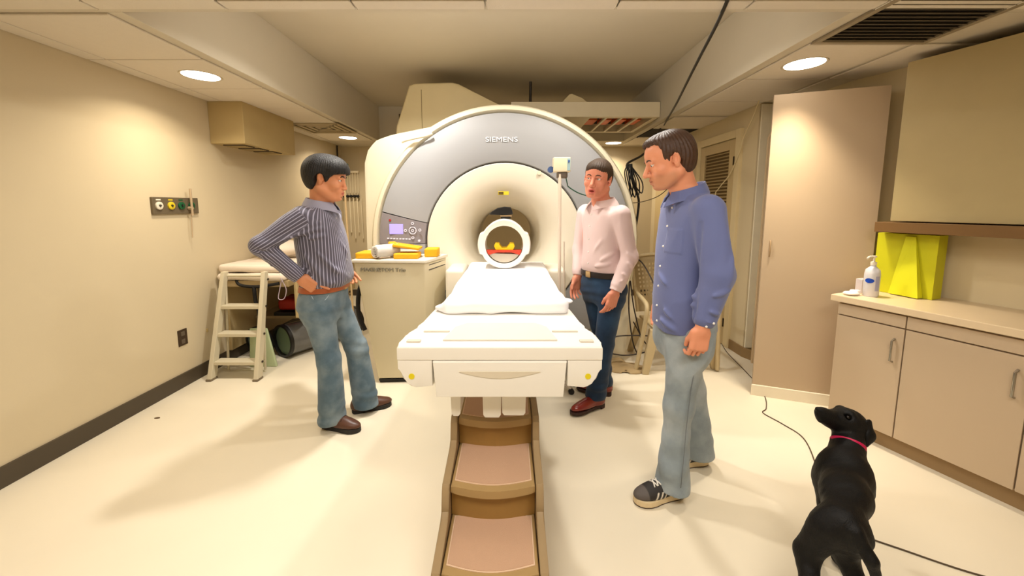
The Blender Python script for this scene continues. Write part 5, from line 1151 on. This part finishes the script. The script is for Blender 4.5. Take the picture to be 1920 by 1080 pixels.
# ---- man in the pink shirt beside the scanner
def man_pink():
    root = thing('person', 'person in pale pink shirt and dark jeans standing by scanner, head turned to camera', 'person', (.67, 2.74, 0))
    F = unit((math.cos(math.radians(208)), math.sin(math.radians(208)))); Lf = v3(-F[1], F[0], 0); F3 = v3(F[0], F[1], 0); R = frame(240, 4, -7); H = v3(.605, 2.665, 1.665); hs = 1.08
    c = dict(F=F, R=R, head=H, hs=hs, neck=v3(.645, 2.705, 1.49), face=dict(mouth=.007, nose=1.02))
    c['torso'] = [(.95, .675, 2.73, .160, .115), (1.04, .668, 2.728, .165, .13), (1.16, .66, 2.722, .168, .132), (1.30, .662, 2.722, .185, .132), (1.40, .665, 2.72, .192, .118), (1.465, .66, 2.715, .15, .09), (1.515, .652, 2.71, .08, .065)]
    aL = [v3(.745, 2.565, 1.42), v3(.808, 2.555, 1.14), v3(.705, 2.515, .905)]; aR = [v3(.575, 2.875, 1.42), v3(.545, 2.90, 1.15), v3(.515, 2.835, .955)]
    c['armR'] = aR; c['armL'] = aL
    c['handL'], _ = hand_prims(aL[2], (-.28, -.02, -.95), (-.3, .9, 0), (-.85, -.4, .2), 1.04, curl=(16, 20, 24, 28), thumb=(.85, .3, .3))
    c['handR'], _ = hand_prims(aR[2], (-.22, -.02, -.97), (.4, -.85, 0), (-.85, -.4, .2), 1.04, curl=(14, 18, 22, 26), thumb=(.85, .3, .3))
    c['legL'] = [v3(.725, 2.655, .90), v3(.675, 2.655, .48), v3(.635, 2.685, .10)]; c['legR'] = [v3(.635, 2.81, .90), v3(.70, 2.845, .48), v3(.742, 2.885, .09)]
    c['toeL'] = (-.86, -.5); c['toeR'] = (-.95, .3)
    c['hipst'] = [(.78, .685, 2.735, .150, .100), (.84, .685, 2.738, .175, .122), (.92, .682, 2.735, .172, .128), (.99, .675, 2.732, .162, .124), (1.06, .67, 2.73, .158, .124)]
    c['waist'] = 1.022; c['legr'] = (.092, .066, .074)
    m = skin('skin_ruddy', (220, 142, 114), (206, 108, 96))
    b, G = build_body('body', root, c, m); eyes(root, G, hs, (1, -.35, .12), ('hazel', (70, 58, 44)), R); hm = mat('hair_brown', (62, 44, 28), .6, var=.25, scale=90, bump=.6, bscale=260)
    brows(root, G, hs, hm, .0026)
    E = lambda q, r, k=.01, op='U': ell(G(*q), np.array(r) * hs, R, k * hs, op)
    P = [E((-.017, 0, .036), (.105, .084, .090)), E((-.040, 0, .0), (.078, .080, .080), .02), E((.045, 0, .062), (.050, .062, .044), .02),
         E((.108, 0, -.006), (.070, .068, .066), .010, 'S'), E((.06, 0, -.055), (.070, .15, .062), .008, 'S'), E((-.006, .084, -.030), (.026, .03, .046), .005, 'S'), E((-.006, -.084, -.030), (.026, .03, .046), .005, 'S'),
         E((.030, 0, -.105), (.080, .15, .085), .008, 'S'), half(R @ v3(0, 0, -1), G(-.06, 0, -.062), G(-.06, 0, -.09), .15, .006)]
    cloth('hair', root, P, hm, .0033, disp=hair_disp(G, R, H, .0013, 46))
    S_ = [(1.0, .678, 2.732, .160, .120), (1.025, .676, 2.73, .166, .130), (1.07, .672, 2.728, .163, .135), (1.17, .670, 2.724, .156, .130), (1.30, .672, 2.722, .166, .128), (1.40, .672, 2.72, .192, .118), (1.455, .665, 2.717, .155, .096), (1.49, .656, 2.712, .10, .082), (1.52, .65, 2.708, .074, .072)]
    P = [loft(S_, F, .03)]
    for a in (aR, aL): P += [cone(a[0], a[1], .070, .060, .018), cone(a[1], a[1] + (a[2] - a[1]) * .78, .061, .050, .02), cuff(a[1] + (a[2] - a[1]) * .7, a[1] + (a[2] - a[1]) * .96, .045, .042, .006)]
    P += [half((-.15, -.1, 1), (.65, 2.71, 1.505), (.65, 2.71, 1.56), .12, .003)]
    fo = bumpf([((.60, 2.57, 1.10), (.70, 2.57, 1.16), .014, .008), ((.56, 2.60, 1.06), (.68, 2.56, 1.09), .014, .010), ((.54, 2.62, 1.13), (.62, 2.57, 1.25), .016, .007), ((.70, 2.50, 1.38), (.68, 2.53, 1.22), .012, -.012),
                ((.76, 2.49, 1.18), (.84, 2.50, 1.12), .012, .008), ((.76, 2.48, 1.12), (.83, 2.49, 1.07), .012, .008), ((.72, 2.47, 1.05), (.80, 2.48, 1.01), .012, .008), ((.70, 2.46, .98), (.76, 2.47, 1.0), .010, .006)])
    dsp = add(fo, lambda p: (.008 * (.42 - np.abs(wave(p, 15, (1, 1, .5))))).astype(np.float32))
    sm = mat('shirt_pink', (226, 200, 198), .7, var=.02, bump=.15, bscale=500, sheen=.2)
    cloth('shirt', root, P, sm, .005, dsp)
    b = NB(); collar_mesh(b, (.650, 2.709, 1.503), F, .076, .074, .034, .036, .016, .055, .34); obj('collar', b, sm, root, smooth=50)
    for z in (1.42, 1.34, 1.25, 1.16, 1.08):
        q = trace(P, v3(.66, 2.72, z) + F3 * .5, -F3, dsp); b = NB(); bmesh.ops.create_uvsphere(b, u_segments=10, v_segments=6, radius=.0055, matrix=Matrix.Translation(Vector(q.tolist()))); obj('button', b, mat('button_white', (245, 240, 235), .3), root, smooth=180)
    b = NB(); band(b, c['hipst'], F, .982, 1.022, .006, .004); be = obj('belt', b, mat('leather_black', (34, 26, 22), .4, var=.12), root, smooth=40)
    q = v3(.675, 2.732, 1.0) + F3 * .134; b = NB(); box(b, -.004, .006, -.024, .024, -.022, .022, .003, M=Matrix.Translation(Vector(q.tolist())) @ Matrix.Rotation(math.radians(208), 4, 'Z')); bk = obj('buckle', b, mat('brass_dull', (190, 160, 110), .3, .9), None); bk.parent = be; bk.location = (0, 0, 0); bk.location = -Vector(root.location) - Vector(be.location)
    trousers(root, c, denim('denim_navy', (20, 44, 72), (52, 90, 130), .5), dict(R=.04, L=.075), add(ripple([(.16, .09, 1), (.48, .08, .5), (.86, .06, .5)], F, .009, 62), lambda p: (.008 * (.42 - np.abs(wave(p, 15, (1, 1, .5))))).astype(np.float32)))
    for k, (hl, to) in dict(L=((.70, 2.712), (.437, 2.565)), R=((.80, 2.865), (.545, 2.955))).items():
        P, at, RR, L = shoe_prims(hl, to, .020, .046, .056, pointed=1)
        o, me, W = cloth('shoe', root, P, mat('leather_oxblood', (128, 40, 30), .16, var=.2, scale=14, coat=.6), .004)
        b = NB(); sole(b, hl, to, .014, .034, .046, True, .003); s_ = obj('sole', b, mat('sole_dark_brown', (52, 26, 20), .5), None); s_.parent = o; s_.location = -Vector(root.location)

# ---- man in the blue shirt, nearest the camera
def man_blue():
    root = thing('person', 'person in loose blue button-down shirt and pale baggy jeans, in profile facing left, looking down', 'person', (.88, 1.9, 0))
    F = unit((-1, -.10)); F3 = v3(F[0], F[1], 0); R = frame(174, 17, 0); H = v3(.772, 1.905, 1.700); hs = 1.08
    c = dict(F=F, R=R, head=H, hs=hs, neck=v3(.865, 1.92, 1.545), face=dict(nose=1.04), stubble=.5)
    c['torso'] = [(.84, .89, 1.92, .165, .12), (1.0, .885, 1.92, .17, .13), (1.15, .885, 1.92, .172, .128), (1.30, .89, 1.92, .188, .13), (1.43, .90, 1.92, .195, .122), (1.50, .895, 1.92, .15, .09), (1.56, .88, 1.92, .08, .065)]
    aL = [v3(.905, 1.752, 1.455), v3(.925, 1.685, 1.17), v3(.872, 1.685, .925)]; aR = [v3(.90, 2.095, 1.455), v3(.94, 2.15, 1.17), v3(.86, 2.14, .93)]
    c['armR'] = aR; c['armL'] = aL
    c['handL'], _ = hand_prims(aL[2], (-.12, .02, -.99), (0, 1, 0), (-.98, 0, .1), 1.04, curl=(34, 38, 42, 46), thumb=(.85, .2, .45), step=(.7, 1.5, 1.0))
    c['handR'], _ = hand_prims(aR[2], (-.12, -.02, -.99), (0, -1, 0), (-.98, 0, .1), 1.04, curl=(40, 45, 50, 55), thumb=(.8, .2, .5))
    c['legL'] = [v3(.885, 1.835, .88), v3(.852, 1.83, .48), v3(.828, 1.812, .09)]; c['legR'] = [v3(.90, 2.0, .88), v3(1.0, 2.03, .48), v3(1.075, 2.065, .09)]
    c['toeL'] = (-.96, -.26); c['toeR'] = (-.97, -.1)
    c['hipst'] = [(.70, .895, 1.92, .150, .098), (.76, .895, 1.92, .178, .120), (.85, .895, 1.92, .178, .126), (.93, .89, 1.92, .172, .132), (1.0, .888, 1.92, .165, .13)]
    c['waist'] = .98; c['legr'] = (.094, .080, .090)
    m = skin('skin_fair', (226, 152, 118), (204, 122, 104), (176, 128, 96))
    b, G = build_body('body', root, c, m); eyes(root, G, hs, (1, 0, -.3), ('blue_grey', (60, 70, 80)), R); hm = mat('hair_chestnut', (68, 44, 30), .42, var=.3, scale=70, bump=.5, bscale=200)
    brows(root, G, hs, hm, .0026)
    E = lambda q, r, k=.01, op='U': ell(G(*q), np.array(r) * hs, R, k * hs, op)
    P = [E((-.020, 0, .038), (.108, .086, .092)), E((-.048, 0, -.004), (.074, .082, .088), .02), E((.040, 0, .085), (.050, .050, .034), .02),
         E((.108, 0, .012), (.078, .064, .080), .008, 'S'), E((.095, .060, .045), (.056, .038, .060), .008, 'S'), E((.095, -.060, .045), (.056, .038, .060), .008, 'S'), E((.085, 0, -.050), (.082, .15, .060), .008, 'S'), E((-.006, .086, -.026), (.026, .03, .046), .005, 'S'), E((-.006, -.086, -.026), (.026, .03, .046), .005, 'S'),
         E((.034, 0, -.100), (.080, .15, .080), .008, 'S'), half(R @ v3(-.25, 0, -1), G(-.06, 0, -.080), G(-.06, 0, -.1), .15, .006)]
    cloth('hair', root, P, hm, .0033, disp=hair_disp(G, R, H, .0018, 34))
    S_ = [(.838, .900, 1.92, .178, .150), (.88, .898, 1.92, .176, .152), (1.0, .892, 1.92, .170, .148), (1.15, .892, 1.92, .164, .138), (1.30, .898, 1.92, .172, .130), (1.43, .905, 1.92, .190, .120), (1.495, .900, 1.92, .155, .098), (1.535, .888, 1.92, .10, .085), (1.570, .878, 1.92, .078, .078)]
    P = [loft(S_, F, .03)]
    for a in (aR, aL): P += [cone(a[0], a[1], .074, .066, .018), cone(a[1], a[1] + (a[2] - a[1]) * .80, .067, .058, .02), cuff(a[1] + (a[2] - a[1]) * .72, a[1] + (a[2] - a[1]) * .97, .049, .046, .008)]
    P += [half((-.20, 0, 1), (.88, 1.92, 1.560), (.87, 1.92, 1.60), .12, .003), half((0, 0, -1), (.9, 1.9, .862), (.9, 1.9, .83), .25, .004)]
    fo = bumpf([((.845, 1.70, 1.40), (.855, 1.72, 1.12), .012, -.014), ((.83, 1.69, 1.12), (.85, 1.70, .95), .012, -.012), ((.74, 1.78, 1.22), (.84, 1.72, 1.16), .014, .010), ((.74, 1.78, 1.10), (.86, 1.70, 1.06), .016, .012),
                ((.75, 1.78, 1.02), (.87, 1.70, 1.03), .014, .009), ((.86, 1.62, 1.08), (.97, 1.63, 1.12), .012, .010), ((.84, 1.62, 1.03), (.94, 1.63, 1.00), .012, .011), ((.82, 1.63, .99), (.90, 1.63, .96), .010, .008), ((.98, 1.64, 1.30), (.93, 1.63, 1.10), .014, .008),
                ((.73, 1.84, 1.0), (.78, 1.76, .92), .014, .010), ((.73, 1.86, .93), (.79, 1.76, .88), .014, .010), ((.74, 1.90, 1.15), (.75, 1.80, 1.08), .014, .009), ((.92, 1.64, 1.42), (.90, 1.63, 1.25), .012, -.007)])
    def pocket(p):
        l = (p[:, 1] - 1.92); q = (np.abs(l + .085) < .052) & (np.abs(p[:, 2] - 1.31) < .058) & (p[:, 0] < .89)
        return (.003 * q).astype(np.float32)
    dsp = add(add(fo, pocket), lambda p: (.012 * (.42 - np.abs(wave(p, 13, (1, 1, .45))))).astype(np.float32))
    sm = mat('shirt_blue', (98, 108, 158), .7, var=.05, bump=.2, bscale=500, sheen=.25)
    cloth('shirt', root, P, sm, .005, dsp)
    b = NB(); collar_mesh(b, (.875, 1.92, 1.558), F, .075, .077, .056, .040, .018, .06, .14, fl=.75); obj('collar', b, sm, root, smooth=50)
    bt = mat('button_white', (245, 240, 235), .3)
    for z in (1.47, 1.38, 1.28, 1.18, 1.08, .98, .90):
        q = trace(P, v3(.89, 1.92, z) + F3 * .5 + v3(0, -.01, 0), -F3, dsp); b = NB(); bmesh.ops.create_uvsphere(b, u_segments=10, v_segments=6, radius=.006, matrix=Matrix.Translation(Vector(q.tolist()))); obj('button', b, bt, root, smooth=180)
    for q in ((.90, .965), (.872, .948)):
        p = trace(P, (q[0], 1.5, q[1]), (0, 1, 0), dsp); b = NB(); bmesh.ops.create_uvsphere(b, u_segments=10, v_segments=6, radius=.006, matrix=Matrix.Translation(Vector(p.tolist()))); obj('cuff_button', b, bt, root, smooth=180)
    trousers(root, c, denim('denim_pale', (140, 152, 160), (200, 206, 208), .6), dict(R=.07, L=.062), add(ripple([(.16, .12, 1), (.46, .10, .6), (.75, .06, .4)], F, .0045, 44), lambda p: (.013 * (.45 - np.abs(wave(p, 15, (1, 1, .45))))).astype(np.float32)))
    jp = [cone(c['legL'][0], c['legL'][1], .094, .080, .03), cone(c['legL'][1], c['legL'][2], .080, .092, .03)]
    b = NB(); tube(b, [(trace(jp, (x_, 1.4, z_), (0, 1, 0)) - v3(0, .004, 0)).tolist() for x_, z_ in ((.885, .80), (.876, .70), (.866, .60), (.858, .50), (.852, .40), (.846, .30), (.838, .20), (.832, .12))], .0018, 6)
    obj('side_seam', b, mat('seam_slate', (112, 118, 124), .8), root, smooth=180)
    for k, (hl, to) in dict(L=((.892, 1.833), (.628, 1.762)), R=((1.145, 2.075), (.875, 2.045))).items():
        P, at, RR, L = shoe_prims(hl, to, .018, .050, .066)
        sm2 = mat('sneaker_suede', (44, 40, 38), .7, var=.1); 
        if 'st' not in sm2: tint(sm2, 'stripe', (232, 222, 205)); tint(sm2, 'toecap', (92, 84, 80)); sm2['st'] = 1
        o, me, W = cloth('sneaker', root, P, sm2, .0032)
        q = (W - at(0, 0)) @ RR; x = q[:, 0] / L; z = q[:, 2]; xx = x + z * 1.9
        st = np.zeros(len(W))
        for s0 in (.545, .635, .725): st = np.maximum(st, np.clip(1.5 - np.abs(xx - s0) / .0145, 0, 1))
        st *= (np.abs(q[:, 1]) > .030) & (z < .052); setattr_f(me, 'stripe', st); setattr_f(me, 'toecap', np.clip((x - .80) / .012, 0, 1))
        b = NB(); sole(b, hl, to, .006, .036, .050, grow=.004); s_ = obj('sole', b, mat('sole_cream', (226, 204, 164), .6), None); s_.parent = o; s_.location = -Vector(root.location)
        b = NB(); sole(b, hl, to, 0, .007, .050, grow=.003); s_ = obj('outsole', b, mat('sole_dark', (70, 50, 36), .6), None); s_.parent = o; s_.location = -Vector(root.location)
        b = NB()
        for x in (.42, .49, .56, .63):
            for sg in (-1, 1): tube(b, [Vector((trace(P, at(x + .03 * sg * yy / .024, .2, yy), (0, 0, -1)) + v3(0, 0, .002)).tolist()) for yy in (-.024, -.012, 0, .012, .024)], .0034, 6)
        s_ = obj('laces', b, mat('lace_white', (238, 232, 222), .8), None, smooth=180); s_.parent = o; s_.location = -Vector(root.location)

# ---- dog
def dog():
    root = thing('dog', 'black short-haired dog seen from behind, muzzle raised to the left', 'dog', (1.28, 1.33, 0))
    V = v3; P = []
    hip = V(1.118, 1.18, .425); mid = V(1.228, 1.29, .43); ch = V(1.325, 1.41, .42); nk = V(1.40, 1.485, .485); hd = V(1.452, 1.545, .560)
    P += [cone(hip, mid, .056, .064, .05), cone(mid, ch, .064, .070, .06), ell(V(1.325, 1.41, .385), (.068, .092, .098), frame(52), .05),
          cone(ch + V(.02, .02, .03), nk, .070, .051, .05), cone(nk, hd + V(0, 0, -.02), .051, .054, .03)]
    R = frame(188, -27, 0); G = lambda x, y, z: hd + R @ V(x, y, z)
    P += [ell(G(0, 0, .0), (.074, .060, .056), R, .02), ell(G(.035, 0, -.004), (.058, .045, .040), R, .03), cone(G(.04, 0, -.012), G(.148, 0, -.016), .038, .026, .02), cone(G(.03, 0, -.034), G(.136, 0, -.038), .028, .018, .015),
          ell(G(.168, 0, -.008), (.015, .016, .012), R, .006), cone(G(.045, -.022, .034), G(.045, .022, .034), .014, .014, .015)]
    for y in (-1, 1): P.append(ell(G(.062, .030 * y, .018), (.012, .012, .010), R, .01, 'S'))
    for th, kn, hk, ft in ((V(1.088, 1.195, .385), V(1.052, 1.225, .265), V(1.00, 1.125, .135), V(1.005, 1.135, .03)), (V(1.150, 1.17, .385), V(1.182, 1.225, .265), V(1.190, 1.115, .135), V(1.20, 1.125, .03))):
        P += [cone(th, kn, .056, .038, .035), cone(kn, hk, .038, .021, .02), cone(hk, ft, .021, .019, .015), ell(ft + V(.008, .03, -.008), (.024, .042, .021), None, .015)]
    for x, y in ((1.295, 1.45), (1.37, 1.40)):
        P += [cone(V(x, y, .37), V(x, y - .02, .20), .042, .027, .03), cone(V(x, y - .02, .20), V(x, y + .005, .035), .025, .019, .015), ell(V(x, y + .03, .022), (.026, .040, .021), None, .015)]
    t = [V(1.120, 1.13, .43), V(1.140, 1.09, .37), V(1.168, 1.08, .28), V(1.20, 1.085, .20), V(1.27, 1.09, .18)]
    for i in range(4): P.append(cone(t[i], t[i + 1], .022 - .004 * i, .018 - .004 * i, .015))
    fm = mat('fur_black', (7, 6, 7), .55, var=.3, scale=40, bump=.5, bscale=300, strand=(1, 1, .3)); fm.node_tree.nodes['Principled BSDF'].inputs['Specular IOR Level'].default_value = .3
    me, W = mesh_sdf('body', P, .0042, off=root.location, disp=lambda p: (.0008 * wave(p, 160)).astype(np.float32)); o = link('body', me, fm, root); o.location = (0, 0, 0)
    for y in (-1, 1):
        E = [cone(G(-.022, .046 * y, .034), G(-.040, .064 * y, -.012), .018, .020, .01, sq=.4, qd=R @ V(0, 1, 0)), cone(G(-.040, .064 * y, -.012), G(-.036, .070 * y, -.050), .020, .009, .01, sq=.4, qd=R @ V(0, 1, 0))]
        cloth('ear', root, E, fm, .0035)
        b = NB(); bmesh.ops.create_uvsphere(b, u_segments=12, v_segments=8, radius=.0085, matrix=Matrix.Translation(Vector(G(.060, .029 * y, .018).tolist()))); obj('eye', b, mat('dog_eye', (16, 10, 7), .15), root, smooth=180)
    b = NB(); ax = (hd - nk); ax = Vector(ax.tolist()).normalized(); cc = Vector((nk + (hd - nk) * .10).tolist()); q = ax.to_track_quat('Z', 'Y').to_matrix().to_4x4()
    lathe(b, [(.050, -.010), (.0585, -.009), (.0585, .009), (.050, .010)], (0, 0, 0), 'z', 40); bmesh.ops.transform(b, matrix=Matrix.Translation(cc) @ q, verts=b.verts[:])
    obj('collar', b, mat('collar_pink', (186, 16, 74), .5, var=.1), root, smooth=40, label='bright pink collar')

man_striped(); man_pink(); man_blue(); dog()
